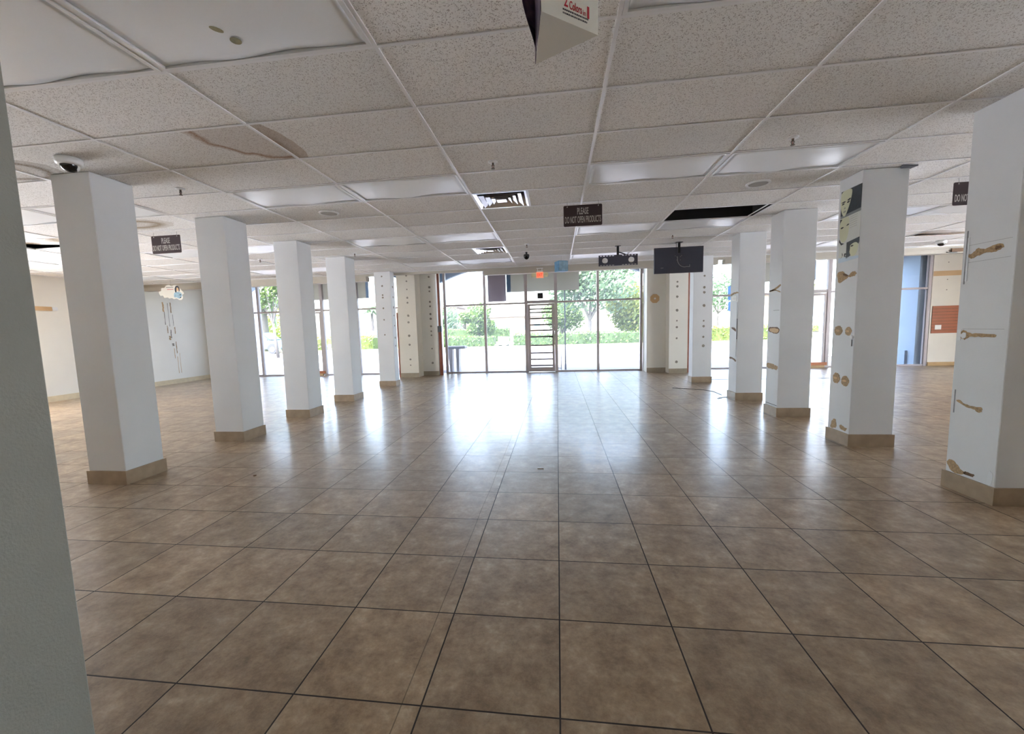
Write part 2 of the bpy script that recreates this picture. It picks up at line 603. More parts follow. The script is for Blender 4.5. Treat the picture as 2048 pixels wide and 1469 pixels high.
def blob(pts, jitter=0.0, sub=3, seed=1):
    """smooth closed outline through pts (Catmull-Rom)"""
    rnd = random.Random(seed)
    out = []
    n = len(pts)
    for i in range(n):
        p0, p1, p2, p3 = (Vector(pts[(i + k - 1) % n]) for k in range(4))
        for j in range(sub):
            t = j / sub
            p = 0.5 * ((2 * p1) + (-p0 + p2) * t + (2 * p0 - 5 * p1 + 4 * p2 - p3) * t * t + (-p0 + 3 * p1 - 3 * p2 + p3) * t ** 3)
            out.append((p.x + rnd.uniform(-jitter, jitter), p.y + rnd.uniform(-jitter, jitter)))
    return out


# ------------------------------------------------------------------ the room shell
XL, XR, YB, YF = -11.3, 12.2, -3.0, 12.8
BACKZ = 0.02     # bottom of the rear wall: a thin unseen slit added to let daylight in
SIDE0 = 2.3  # near end of the side wall gaps made for daylight
SIDEY = 6.0      # left wall gap ends here, left open out of view to brighten the room
s = MB().box(XL, XR, YB, YF + 0.12, -0.1, 0.0, M['floor']).build('floor')
tag(s, kind='structure')

s = MB().box(XL - 0.2, XL, SIDEY, YF + 0.1, 0, 4.0, M['leftwall']).box(XL - 0.2, XL, YB, SIDEY, CZ, 4.0, M['leftwall']).box(XL - 0.2, XL, YB, SIDE0, 0, CZ, M['leftwall']).build('wall_left')
tag(s, kind='structure')
s = MB().box(XR, XR + 0.2, 8.5, YF + 0.1, 0, 4.0, M['cream']).box(XR, XR + 0.2, YB, 8.5, CZ, 4.0, M['cream']).box(XR, XR + 0.2, YB, SIDE0 - 0.4, 0, CZ, M['cream']).build('wall_right')  # unseen stretch left open so daylight brightens the room
tag(s, kind='structure')
# rear wall behind the camera, with a thin shop-width slit left for daylight
tag(MB().box(XL, XR, YB - .2, YB, 0, 0.01, M['cream']).box(XL, XR, YB - .2, YB, BACKZ, 4.0, M['cream']).build('wall_back'), kind='structure')
s = MB().box(XL, XR, YB, YF + 0.1, 3.9, 4.1, M['dark']).build('roof_slab')  # unseen roof slab, added to block sun above the ceiling
tag(s, kind='structure')
# front wall: above the glass, and the solid part to the right of the right-hand window
s = MB().box(XL, XR, YF - 0.05, YF + 0.1, 3.32, 3.9, M['shade']).box(9.98, XR, YF, YF + 0.15, 0, 3.32, M['cream']) \
    .box(XL, -10.96, YF - 0.05, YF + 0.1, 0, 3.32, M['cream']).build('wall_front')
tag(s, kind='structure')
# bulkhead where the tiled ceiling stops, and the lower boxes under it
b = MB().box(XL, XR, 10.3, 10.4, 2.755, 3.9, M['soffit'])
b.box(XL + 0.2, -4.72, 10.27, 10.45, 2.638, 2.755, M['soffit'])
b.box(XL + 0.2, -4.72, 10.262, 10.27, 2.73, 2.755, M['soffit'])
b.box(-1.72, 3.66, 10.27, 10.45, 2.655, 2.755, M['soffit'])
b.box(3.80, XR, 10.27, 10.45, 2.66, 2.755, M['soffit'])
b.box(3.80, XR, 10.26, 10.27, 2.725, 2.75, M['soffit'])
tag(b.build('trim_2'), kind='structure')
tag(MB().box(XL, XR, 10.4, YF - 0.05, 3.3, 3.34, M['soffit']).build('trim_3'), kind='structure')
tag(MB().box(8.3, 8.75, 10.23, 10.262, 2.68, 2.75, M['glued']).box(8.22, 8.4, 10.23, 10.262, 2.668, 2.682, M['black']).build('access_panel'),
    'small dark brown panel on the header box above the right end of the front wall', 'panel')

# ceiling tiles and grid
lights = {(-2, -1), (-1, -1), (1, -1), (2, -1), (-2, 3), (-1, 3), (1, 3), (2, 3), (-5, 3), (-4, 3),
          (-2, 7), (-1, 7), (1, 7), (2, 7), (-5, 7), (-4, 7), (4, 7), (5, 7), (-8, 7), (-7, 7),
          (-2, 11), (-1, 11), (1, 11), (2, 11), (-5, 11), (-4, 11), (-8, 11), (-7, 11), (4, 11), (5, 11)}
HOLE = (2, 6)
VENTS = [(0, 4, 0), (-1, 9, 1)]   # cell, half (0 left, 1 right)
ceil = MB()
zt = CZ + 0.008
I0 = math.floor((XL - TX0) / TW)
I1 = math.ceil((XR - TX0) / TW)
J0 = math.floor((YB - TY0) / TD)
J1 = math.ceil((10.3 - TY0) / TD)
RAISED = {(-6, 5): ((0, .02), (1, .10)), (6, 10): ((0, .0), (1, .07)), (7, 10): ((0, .05), (1, .0))}
for i in range(I0, I1):
    for j in range(J0, J1):
        if (i, j) in lights or (i, j) == HOLE:
            continue
        x0, x1 = max(XL, TX0 + i * TW), min(XR, TX0 + (i + 1) * TW)
        y0, y1 = max(YB, TY0 + j * TD), min(10.3, TY0 + (j + 1) * TD)
        for vi, vj, half in VENTS:
            if (vi, vj) == (i, j):
                if half == 0:
                    x0 = TX0 + (i + .5) * TW
                else:
                    x1 = TX0 + (i + .5) * TW
        za = zb = 0.0
        if (i, j) in RAISED:
            za, zb = RAISED[(i, j)][0][1], RAISED[(i, j)][1][1]
        P = [(x0, y0, zt + za), (x1, y0, zt + zb), (x1, y1, zt + za * .6), (x0, y1, zt + zb * .8)]
        k = ceil.mi(M['tile'])
        bot = [ceil.bm.verts.new(p) for p in P]
        top = [ceil.bm.verts.new((p[0], p[1], p[2] + 0.016)) for p in P]
        ceil.bm.faces.new(bot[::-1]).material_index = k
        ceil.bm.faces.new(top).material_index = k
        for q in range(4):
            ceil.bm.faces.new((bot[q], bot[(q + 1) % 4], top[(q + 1) % 4], top[q])).material_index = k
ceil_o = tag(ceil.build('ceiling'), kind='structure')
g = MB()
for i in range(I0 + 1, I1):
    x = TX0 + i * TW
    g.box(x - .0105, x + .0105, YB, 10.3, CZ, CZ + .007, M['tee'])
for j in range(J0 + 1, J1):
    y = TY0 + j * TD
    g.box(XL, XR, y - .0095, y + .0095, CZ + .0005, CZ + .0065, M['tee'])
for vi, vj, half in VENTS:
    x = TX0 + (vi + .5) * TW
    g.box(x - .012, x + .012, TY0 + vj * TD, TY0 + (vj + 1) * TD, CZ, CZ + .007, M['tee'])
g.box(XL, XR, 10.276, 10.3, CZ - .002, CZ + .007, M['tee'])
g.box(XL, XL + .022, YB, 10.3, CZ - .002, CZ + .007, M['tee'])
g.build('ceiling_grid', ceil_o)

# ------------------------------------------------------------------ windows and doors (structure)
GX, ZT0 = 0.045, 2.07


def storefront(name, xs, doors, glass, zs=3.32, leaves=True):
    root = thing(name, None, None, kind='structure')
    y0, y1 = YF, YF + 0.10
    for k, x in enumerate(xs):
        wd = 0.035 if not any(abs(x - d[0]) < .01 or abs(x - d[1]) < .01 for d in doors) else 0.045
        MB().box(x - wd, x + wd, y0, y1, 0, zs, M['frame']).build('mullion', root)
    for a, b2 in zip(xs, xs[1:]):
        isd = any(abs(a - d[0]) < .01 for d in doors)
        wa = 0.04
        MB().box(a + wa, b2 - wa, y0 + .01, y1 - .01, ZT0 + (0 if not isd else .0), ZT0 + (.05 if not isd else .09), M['frame']).build('transom', root)
        MB().box(a + wa, b2 - wa, y0 + .01, y1 - .01, zs - .05, zs, M['frame']).build('head_rail', root)
        if not isd:
            MB().box(a + wa, b2 - wa, y0 + .01, y1 - .01, 0, .045, M['frame']).build('sill', root)
            MB().box(a + .03, b2 - .03, y0 + .045, y0 + .051, .045, ZT0, glass).build('glass_pane', root)
        MB().box(a + .03, b2 - .03, y0 + .045, y0 + .051, ZT0 + .05, zs - .05, glass).build('glass_pane', root)
    return root


storefront('window_1', [-10.93, -9.67, -8.42, -7.46, -6.27, -5.15, -4.05], [(-8.42, -7.46)], M['clearglass'])
storefront('window_2', [-3.40, -2.15, -0.89, 0.0, 1.23, 2.47], [(-0.89, 0.0)], M['veilglass'])
storefront('window_3', [3.62, 5.30, 6.54, 7.48, 8.70, 9.93], [(6.54, 7.48)], M['clearglass'])


def door_leaf(name, x0, x1, glass, st=.055, bars=None, kick=None):
    root = thing(name, None, None, kind='structure')
    y0, y1 = YF + .02, YF + .065
    zt_ = ZT0 - .01
    f = MB()
    f.box(x0, x0 + st, y0, y1, .01, zt_, M['frame'])
    f.box(x1 - st, x1, y0, y1, .01, zt_, M['frame'])
    f.box(x0 + st, x1 - st, y0, y1, .01, .14, M['frame'])
    f.box(x0 + st, x1 - st, y0, y1, zt_ - .06, zt_, M['frame'])
    f.build('door_frame', root)
    MB().box(x0 + st, x1 - st, y0 + .02, y0 + .026, .14, zt_ - .06, glass).build('glass_pane', root)
    if bars:
        for z in bars:
            MB().box(x0 + st, x1 - st, y0 - .012, y0 + .004, z - .02, z + .02, M['bar']).build('guard_bar', root)
        h = MB().box(x1 - .16, x1 - st + .02, y0 - .05, y0 - .012, 1.04, 1.09, M['black']).build('door_handle', root)
    else:
        MB().box(x0 + st, x1 - st, y0 - .03, y0 - .01, 1.0, 1.02, M['frame']).build('push_bar', root)
    if kick:
        MB().box(x0 + .01, x1 + .04, y0 - .06, y0 - .021, .065, .15, M['wood']).build('kick_board', root)
        MB().box(x0 + .01, x1 - .02, y0 - .06, y0 - .021, .0, .062, M['tanbase']).build('kick_board', root)
    return root


door_leaf('door_1', -8.37, -7.51, M['clearglass'], kick=True)
door_leaf('door_2', -0.84, -0.05, M['veilglass'], st=.07, bars=[1.90, 1.80, 1.62, 1.43, 1.26, 1.07, 0.81, 0.58, 0.39, 0.20])
door_leaf('door_3', 6.59, 7.43, M['clearglass'], kick=True)

# ------------------------------------------------------------------ skirting along the walls
tag(MB().box(XL, XL + .02, SIDEY, YF - .05, 0, .13, M['beigebase']).build('baseboard_left'), kind='structure')
tag(MB().box(9.99, XR, YF - .02, YF, 0, .10, M['tanbase']).build('baseboard_front'), kind='structure')

# ------------------------------------------------------------------ columns
def skirt(parent, x0, x1, y0, y1, m, h=.13, t=.014):
    b = MB()
    b.box(x0 - t, x1 + t, y0 - t, y0, 0, h, m)
    b.box(x0 - t, x1 + t, y1, y1 + t, 0, h, m)
    b.box(x0 - t, x0, y0, y1, 0, h, m)
    b.box(x1, x1 + t, y0, y1, 0, h, m)
    return b.build('base_tile', parent)


def column(x0, x1, y0, y1, label, m=None, top=CZ + .004, sk=True):
    root = thing('column', label, 'column', ((x0 + x1) / 2, (y0 + y1) / 2, 0))
    cx, cy = (x0 + x1) / 2, (y0 + y1) / 2
    b = MB().box(x0 - cx, x1 - cx, y0 - cy, y1 - cy, 0, top, m or M['wall'])
    b.bevel(.004, 1)
    b.build('shaft', root)
    if sk:
        skirt(root, x0 - cx, x1 - cx, y0 - cy, y1 - cy, M['skirt'])
    return root, cx, cy


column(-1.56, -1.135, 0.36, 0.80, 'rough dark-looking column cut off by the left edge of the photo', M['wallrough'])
LL = ['white column with tan tile base nearest the camera in the left row, dome camera beside its top',
      'second white column of the left row, just right of the hanging maroon sign',
      'third white column of the left row, between two views of the parked pale blue car and glass door',
      'fourth white column of the left row, in front of the left glass storefront']
for y, lb in zip((3.335, 4.835, 6.30, 7.82), LL):
    column(-4.40, -4.005, y, y + .385, lb)


def dots(parent, pts, m, r0=.028, side=False):
    """glue dots: pts are (u, z) on the front face at local y=f"""
    rnd = random.Random(len(pts))
    for (x, y, z, nx) in pts:
        b = MB()
        r = r0 * rnd.uniform(.65, 1.15)
        o = [(math.cos(a) * r * rnd.uniform(.85, 1.15), math.sin(a) * r * rnd.uniform(.85, 1.15)) for a in [q * math.pi / 6 for q in range(12)]]
        if nx:
            b.prism([(y + p[0], z + p[1]) for p in o], x, x + .003 * nx, 'x', m)
        else:
            b.prism([(x + p[0], z + p[1]) for p in o], y - .003, y, 'y', m)
        b.build('glue_dot', parent)


c, cx, cy = column(-4.40, -3.99, 10.0, 10.262, 'white column speckled with glue dots at the left of the central window')
zs = [2.7, 2.47, 2.25, 2.19, 1.93, 1.65, 1.28]
dots(c, [(-4.2 - cx, 10.0 - cy, z, 0) for z in zs] + [(-3.99 - cx, 10.13 - cy, z, 1) for z in (2.45, 2.2, 1.95, 1.75, 1.5, 1.2, 1.0)], M['dot'])
c, cx, cy = column(3.05, 3.46, 10.0, 10.262, 'white column with a line of grey glue dots behind the hanging television')
dots(c, [(3.28 - cx, 10.0 - cy, z, 0) for z in (2.38, 2.13, 2.02, 1.73, 1.39, 1.27, 1.03, .83)], M['dot'])


def mark(b, pts, x, m, seed=1, t=.002, jit=.004):
    b.prism(blob(pts, jit, 4, seed), x - t, x, 'x', m)


XRF = 3.05
RL = ['large white column at the right edge of the photo with four rows of brown glue streaks',
      'white column carrying the black and white portrait poster',
      'white column between the portrait poster column and the glass door, with brown glue bands',
      'white column to the right of the hanging television, with a dark slit up its side']
RC = []
for (y0, y1), lb in zip(((3.29, 3.67), (4.79, 5.14), (6.26, 6.60), (7.63, 7.96)), RL):
    RC.append(column(XRF, XRF + .415, y0, y1, lb))


def glue_part(col, build, name='glue_residue'):
    root, cx, cy = col
    b = MB()
    build(b)
    o = b.build(name, root)
    o.location = (-cx, -cy, 0)
    return o


def r1(b):
    mark(b, [(3.63, 1.79), (3.60, 1.765), (3.55, 1.775), (3.49, 1.79), (3.44, 1.785), (3.38, 1.80), (3.375, 1.825), (3.43, 1.835), (3.50, 1.815), (3.55, 1.83), (3.59, 1.80)], XRF, M['glue'], 1)
    mark(b, [(3.43, 1.80), (3.39, 1.805), (3.39, 1.82), (3.42, 1.822)], XRF - .002, M['glued'], 2)
    mark(b, [(3.64, 1.19), (3.60, 1.165), (3.56, 1.185), (3.47, 1.19), (3.38, 1.185), (3.38, 1.21), (3.47, 1.21), (3.56, 1.215), (3.60, 1.235), (3.64, 1.22)], XRF, M['glue'], 3)
    mark(b, [(3.635, 1.20), (3.61, 1.175), (3.585, 1.195), (3.60, 1.22)], XRF - .002, M['peel'], 4)
    mark(b, [(3.62, .69), (3.55, .665), (3.49, .655), (3.44, .64), (3.42, .66), (3.44, .68), (3.50, .675), (3.55, .685), (3.61, .705)], XRF, M['glue'], 5)
    mark(b, [(3.66, .20), (3.62, .14), (3.55, .135), (3.50, .16), (3.55, .18), (3.59, .215), (3.63, .23)], XRF, M['glue'], 6)
    mark(b, [(3.52, .155), (3.46, .15), (3.44, .17), (3.50, .175)], XRF, M['glued'], 7)
    mark(b, [(3.345, .14), (3.315, .14), (3.312, .22), (3.335, .23)], XRF, M['peel'], 8)
    for z in (1.86, 1.735, 1.245):
        b.box(XRF - .0012, XRF, 3.32, 3.62, z, z + .002, M['scrape'])


glue_part(RC[0], r1)
glue_part(RC[0], lambda b: [b.box(XRF - .003, XRF + .001, 3.62, 3.655, 1.60, 1.92, M['peel']),
                            b.box(XRF - .004, XRF - .001, 3.634, 3.642, 1.58, 1.97, M['scrape']),
                            b.box(XRF - .003, XRF, 3.634, 3.642, .60, .78, M['scrape']),
                            b.box(XRF - .003, XRF, 3.63, 3.66, 1.16, 1.24, M['peel'])], 'peeled_paint')


def r2(b):
    mark(b, [(5.10, 1.84), (5.02, 1.85), (4.98, 1.82), (4.93, 1.80), (4.86, 1.83), (4.81, 1.815), (4.82, 1.79), (4.88, 1.78), (4.94, 1.78), (5.0, 1.75), (5.08, 1.74)], XRF, M['glue'], 11, jit=.007)
    mark(b, [(5.02, 1.83), (4.97, 1.82), (4.93, 1.795), (4.98, 1.80)], XRF - .002, M['glued'], 12)
    for cyy, zz, rr, rz in ((5.04, 1.22, .065, .055), (4.88, 1.215, .05, .045), (5.035, .70, .058, .058), (4.89, .685, .062, .055)):
        mark(b, [(cyy + rr * math.cos(a), zz + rz * math.sin(a)) for a in [k * math.pi / 4 for k in range(8)]], XRF, M['glue'], int(cyy * 100), jit=.005)
        mark(b, [(cyy + .01 + .5 * rr * math.cos(a), zz + .2 * rz * math.sin(a)) for a in [k * math.pi / 4 for k in range(8)]], XRF - .002, M['tan'], int(cyy * 90), jit=.003)
    mark(b, [(5.09, .15), (5.02, .14), (4.99, .19), (5.02, .25), (5.07, .21)], XRF, M['glue'], 15, jit=.006)
    mark(b, [(4.93, .16), (4.86, .15), (4.82, .18), (4.87, .19), (4.93, .20)], XRF, M['glue'], 16, jit=.006)


glue_part(RC[1], r2)


def r3(b):
    for off, z0, z1 in ((0, 1.79, 1.84), (0, 1.78, 1.75)):
        mark(b, [(6.58, 1.775), (6.45, z0 + .005), (6.30, z1), (6.28, z1 - .018), (6.42, z0 - .015), (6.56, 1.76)], XRF, M['glue'], int(z0 * 50), jit=.002)
    mark(b, [(6.56, 1.25), (6.42, 1.26), (6.29, 1.245), (6.27, 1.20), (6.33, 1.165), (6.45, 1.175), (6.56, 1.20)], XRF, M['glued'], 22)
    mark(b, [(6.52, 1.235), (6.42, 1.245), (6.30, 1.23), (6.29, 1.20), (6.35, 1.178), (6.45, 1.188), (6.53, 1.205)], XRF - .002, M['tan'], 23)
    mark(b, [(6.58, .73), (6.45, .735), (6.33, .72), (6.28, .70), (6.30, .665), (6.42, .66), (6.57, .675)], XRF, M['glue'], 24, jit=.007)
    b.box(XRF - .002, XRF, 6.29, 6.45, 1.49, 1.494, M['slate'])
    b.box(XRF - .003, XRF, 6.27, 6.58, .155, .163, M['slate'])


glue_part(RC[2], r3)


def r4(b):
    mark(b, [(7.93, 1.83), (7.80, 1.85), (7.66, 1.85), (7.64, 1.83), (7.78, 1.82), (7.92, 1.80)], XRF, M['glue'], 31)
    mark(b, [(7.90, 1.78), (7.78, 1.80), (7.70, 1.79), (7.70, 1.72), (7.80, 1.71), (7.90, 1.73)], XRF, M['skirt'], 32)
    mark(b, [(7.88, 1.25), (7.78, 1.25), (7.70, 1.22), (7.70, 1.18), (7.76, 1.20), (7.86, 1.23)], XRF, M['glued'], 33)
    mark(b, [(7.92, .73), (7.80, .73), (7.66, .69), (7.68, .665), (7.80, .70), (7.92, .70)], XRF, M['glued'], 34)
    b.box(XRF - .006, XRF, 7.645, 7.66, 1.05, 1.40, M['slate'])
    b.box(XRF - .005, XRF, 7.665, 7.675, .75, 1.68, M['peel'])


glue_part(RC[3], r4)
# small white knob on the corner of the poster column, dark scuffs on the next column
b = MB().cyl((XRF - .02, 4.80, 1.155), (XRF, 4.80, 1.155), .018, M['whitemetal']).cyl((XRF - .008, 4.80, 1.13), (XRF - .008, 4.80, 1.06), .004, M['slate'])
glue_part(RC[1], lambda bb: bb.cyl((XRF - .02, 4.81, 1.155), (XRF, 4.81, 1.155), .017, M['whitemetal']).cyl((XRF - .008, 4.81, 1.13), (XRF - .008, 4.81, 1.06), .004, M['slate']), 'white_knob')
b.bm.free()

# ------------------------------------------------------------------ pilasters beside the central window
def pilaster(x0, x1, y0, label, pts, m=None, door=False):
    root = thing('pilaster', label, 'pilaster', ((x0 + x1) / 2, y0, 0))
    cx = (x0 + x1) / 2
    MB().box(x0 - cx, x1 - cx, 0, YF - y0 - .002, 0, 3.29, m or M['leftwall']).build('shaft', root)
    MB().box(x0 - cx, x1 - cx, -.014, 0, 0, .13, M['skirt_d']).build('base_tile', root)
    if pts:
        dots(root, [(x - cx, 0, z, 0) for x, z in pts], M['dot'], r0=.032)
    return root


pilaster(-4.55, -4.0, 11.85, 'cream dotted pilaster left of the central window, set back behind the speckled column',
         [(-4.24, z) for z in (2.94, 2.78, 2.55, 2.31, 2.17, 1.8, 1.61, 1.22, .96, .53, .36)], M['cream'])
pilaster(-4.0, -3.52, 12.3, 'pale dotted pilaster right beside the rusty pipe',
         [(-3.71, z) for z in (2.93, 2.63, 2.51, 2.2, 2.07, 1.84, 1.7, 1.48, 1.33, 1.21, .81, .38)])
pilaster(2.51, 3.02, 12.25, 'plain pale pilaster with round wall plate right of the central window', [])
pilaster(3.02, 3.50, 11.9, 'dotted pilaster between the round wall plate and the rusty post',
         [(3.22, z) for z in (2.45, 2.33, 2.06, 1.7, 1.42, 1.25, .95, .31)])
t = thing('steel_pipe', 'rust brown vertical pipe with grey joint box at the left jamb of the central window', 'pipe', (-3.46, 12.36, 0))
MB().cyl((0, 0, 1.45), (0, 0, 3.29), .034, M['pipe']).build('upper_pipe', t)
MB().cyl((0, 0, 0), (0, 0, 1.30), .052, M['pipe']).build('lower_pipe', t)
MB().box(-.055, .055, -.06, .04, 1.30, 1.48, M['slate']).bevel(.012, 2).build('joint_box', t)
tag(MB().box(-.03, .03, -.03, .03, 0, 3.29, M['pipe']).build('steel_post', loc=(3.55, 12.05, 0)),
    'thin rusty brown post to the right of the dotted right-hand pilaster', 'post')
tag(MB().box(-.03, .012, -.02, .02, 0, 1.9, M['pipe']).build('wood_strip', loc=(-4.58, 11.9, 0)),
    'short brown strip between the speckled column and the cream pilaster', 'strip')
t = thing('wall_plate', 'tan eight-sided wall plate with a white knob, right of the central window', 'wall plate', (2.72, 12.25, 2.05))
MB().prism([(.13 * math.cos(a), .13 * math.sin(a)) for a in [math.pi / 8 + k * math.pi / 4 for k in range(8)]], -.012, -.0005, 'y', M['tan']).build('plate', t)
MB().cyl((0, -.035, 0), (0, -.012, 0), .026, M['whitemetal']).build('knob', t)

# ------------------------------------------------------------------ ceiling lights
LT = {
 (-2, -1): 'grey acrylic ceiling light panel in the top left corner of the photo',
 (-1, -1): 'huge sagging ceiling light panel with an olive stain, top left',
 (1, -1): 'ceiling light panel just entering the top edge, right of the hanging carton',
 (-2, 3): 'sagging ceiling light panel beyond the brown water stain',
 (-1, 3): 'ceiling light panel left of the nearer chrome air vent',
 (1, 3): 'ceiling light panel just beyond the near sprinkler and above the central sign',
 (2, 3): 'long sagging ceiling light panel above the right round speaker',
 (-5, 3): 'ceiling light panel touching the dark near column, left one of two',
 (-4, 3): 'ceiling light panel glimpsed behind the first left column, right one of two',
 (-2, 7): 'ceiling light panel above the third and fourth left columns',
 (-1, 7): 'ceiling light panel left of the farther chrome air vent row',
 (1, 7): 'ceiling light panel hidden partly by the central maroon sign',
 (2, 7): 'ceiling light panel directly beyond the open black ceiling hole',
 (-5, 7): 'ceiling light panel just beyond the left maroon sign',
 (-4, 7): 'ceiling light panel seen between the second and third left columns',
 (4, 7): 'ceiling light panel left of the portrait poster column, in the middle distance',
 (5, 7): 'ceiling light panel below the right-hand maroon sign',
 (-8, 7): 'far left ceiling light panel beside the dark near column',
 (-7, 7): 'far left ceiling light panel touching the first left column',
 (-2, 11): 'thin far ceiling light panel above the cream pilasters',
 (-1, 11): 'dull grey far ceiling light panel behind the farther air vent',
 (1, 11): 'thin far ceiling light panel between the blue cube and the bracket',
 (2, 11): 'thin far ceiling light panel behind the hanging television',
 (-5, 11): 'far ceiling light panel between the third and fourth left columns, left part',
 (-4, 11): 'far ceiling light panel between the third and fourth left columns, right part',
 (-8, 11): 'farthest left ceiling light panel over the cloud cut-out',
 (-7, 11): 'farthest ceiling light panel left of the second left column',
 (4, 11): 'far ceiling light panel left of the poster column',
 (5, 11): 'far ceiling light panel behind the portrait poster',
 (2, -1): 'ceiling light panel outside the top edge of the photo',
}


def light_panel(i, j):
    x0, y0 = TX0 + i * TW, TY0 + j * TD
    t = thing('ceiling_light', LT[(i, j)], 'ceiling light', (x0 + TW / 2, y0 + TD / 2, CZ))
    hx, hy = TW / 2 - .0125, TD / 2 - .0125
    fr = MB()
    fwid = .022
    for (a, b2, c2, d) in ((-hx, hx, -hy, -hy + fwid), (-hx, hx, hy - fwid, hy), (-hx, -hx + fwid, -hy + fwid, hy - fwid), (hx - fwid, hx, -hy + fwid, hy - fwid)):
        fr.box(a, b2, c2, d, -.004, .02, M['whitemetal'])
    fr.box(-hx, hx, -hy, hy, .09, .10, M['whitemetal'])
    fr.box(-hx, -hx + .004, -hy, hy, .02, .09, M['whitemetal'])
    fr.box(hx - .004, hx, -hy, hy, .02, .09, M['whitemetal'])
    fr.box(-hx, hx, -hy, -hy + .004, .02, .09, M['whitemetal'])
    fr.box(-hx, hx, hy - .004, hy, .02, .09, M['whitemetal'])
    fr.build('housing', t)
    # sagging acrylic sheet
    rnd = random.Random(i * 31 + j * 7)
    lm = M['lensgrey'] if (i, j) == (-1, 11) else M['lens']
    ln = MB()
    k = ln.mi(lm)
    nx, ny = 28, 14
    ex, ey = hx - .026, hy - .026
    ph = [rnd.uniform(0, 6.28) for _ in range(6)]
    sagc = 0.008 if j > 5 else 0.014
    grid = []
    for a in range(nx + 1):
        row = []
        for c2 in range(ny + 1):
            u, v = a / nx * 2 - 1, c2 / ny * 2 - 1
            e = max(abs(u), abs(v))
            edge = (1 - min(1, (1 - abs(v)) * 5)) if abs(v) > .8 else 0
            z = -sagc * (1 - u * u) * (1 - v * v) + .008
            z += .010 * edge * math.sin(u * 5.0 + ph[0] + (2 if v > 0 else 0)) * (1 - u * u)
            z += .0035 * math.sin(u * 3.1 + ph[1]) * math.sin(v * 2.3 + ph[2])
            row.append(ln.bm.verts.new((u * ex, v * ey, z)))
        grid.append(row)
    for a in range(nx):
        for c2 in range(ny):
            f = ln.bm.faces.new((grid[a][c2], grid[a][c2 + 1], grid[a + 1][c2 + 1], grid[a + 1][c2]))
            f.material_index = k
            f.smooth = True
    lo = ln.build('acrylic_lens', t)
    md = lo.modifiers.new('thick', 'SOLIDIFY')
    md.thickness = .002
    return t


for (i, j) in sorted(lights):
    t = light_panel(i, j)
    if (i, j) == (-1, -1):
        ox, oy = TX0 - TW / 2, TY0 - TD / 2
        for (px, py, rx, ry, an) in ((-1.575, 1.968, .030, .016, .9), (-1.545, 2.055, .026, .026, .7)):
            pts = [(px - ox + rx * math.cos(q) * math.cos(an) - ry * math.sin(q) * math.sin(an), py - oy + rx * math.cos(q) * math.sin(an) + ry * math.sin(q) * math.cos(an)) for q in [k * math.pi / 8 for k in range(16)]]
            MB().prism(pts, -.0115, -.0095, 'z', M['stainol']).build('stain', t)

# ------------------------------------------------------------------ open bay and vents
t = thing('ceiling_opening', 'open black rectangular hole in the ceiling grid where a tile is missing', 'ceiling opening', (TX0 + 2.5 * TW, TY0 + 6.5 * TD, CZ))
hx, hy = TW / 2 - .012, TD / 2 - .012
b = MB()
for (a, b2, c2, d) in ((-hx, hx, -hy, -hy + .004), (-hx, hx, hy - .004, hy), (-hx, -hx + .004, -hy, hy), (hx - .004, hx, -hy, hy)):
    b.box(a, b2, c2, d, .008, .16, M['dark'])
b.build('dark_sides', t)  # dark lining gives the hole its unlit look by colour
MB().box(hx - .06, hx - .045, -hy, hy, .004, .012, M['tee']).build('cross_tee', t)


def vent(cellx, celly, half, label):
    x0 = TX0 + cellx * TW + half * TW / 2
    y0 = TY0 + celly * TD
    t = thing('air_vent', label, 'air vent', (x0 + TW / 4, y0 + TD / 2, CZ))
    h0 = TW / 4 - .013
    for k, (r_out, r_in, z0, z1) in enumerate(((h0, .215, .0, .05), (.235, .150, -.006, .05), (.170, .09, -.006, .05), (.11, .045, -.006, .045))):
        b = MB()
        kk = b.mi(M['chrome'])
        def ring(r, z):
            return [b.bm.verts.new(p) for p in ((-r, -r, z), (r, -r, z), (r, r, z), (-r, r, z))]
        rs = [ring(r_out, z0), ring((r_out * .45 + r_in * .55), z0 + (z1 - z0) * .35), ring(r_in, z1)]
        if k == 0:
            rs.insert(0, ring(h0, .002))
            rs[1] = ring(h0 - .02, 0.0)
        for a, c2 in zip(rs, rs[1:]):
            for q in range(4):
                b.bm.faces.new((a[q], a[(q + 1) % 4], c2[(q + 1) % 4], c2[q])).material_index = kk
        o = b.build('louvre', t)
        md = o.modifiers.new('thick', 'SOLIDIFY')
        md.thickness = .0015
    MB().box(-h0, h0, -h0, h0, .075, .08, M['silveredge']).box(-.13, .13, .12, .20, .046, .0749, M['black']).build('throat', t)
    MB().box(-.055, .055, -.055, .055, -.006, .0, M['chrome']).build('centre_plate', t)


vent(0, 4, 0, 'square chrome four-way air vent nearer the camera, left of the central maroon sign')
vent(-1, 9, 1, 'small farther chrome air vent in front of the dull grey ceiling panel')

# ------------------------------------------------------------------ sprinklers, speakers, cameras
def sprinkler(x, y, label):
    t = thing('sprinkler', label, 'sprinkler', (x, y, CZ + .002))
    MB().lathe([(0.0, .006), (.04, .006), (.042, 0), (.036, -.006), (.012, -.008), (0, -.008)], (0, 0, 0), M['whitemetal'], 20).build('escutcheon', t)
    b = MB().cyl((0, 0, -.006), (0, 0, -.028), .009, M['brass'], 10)
    b.cyl((.012, 0, -.028), (.006, 0, -.056), .0025, M['brass'], 6).cyl((-.012, 0, -.028), (-.006, 0, -.056), .0025, M['brass'], 6)
    b.cyl((0, 0, -.028), (0, 0, -.05), .003, M['pipe'], 6)
    b.box(-.013, .013, -.003, .003, -.03, -.026, M['brass'])
    b.build('nozzle', t)
    MB().cyl((0, 0, -.056), (0, 0, -.0585), .017, M['brass'], 14).build('deflector', t)


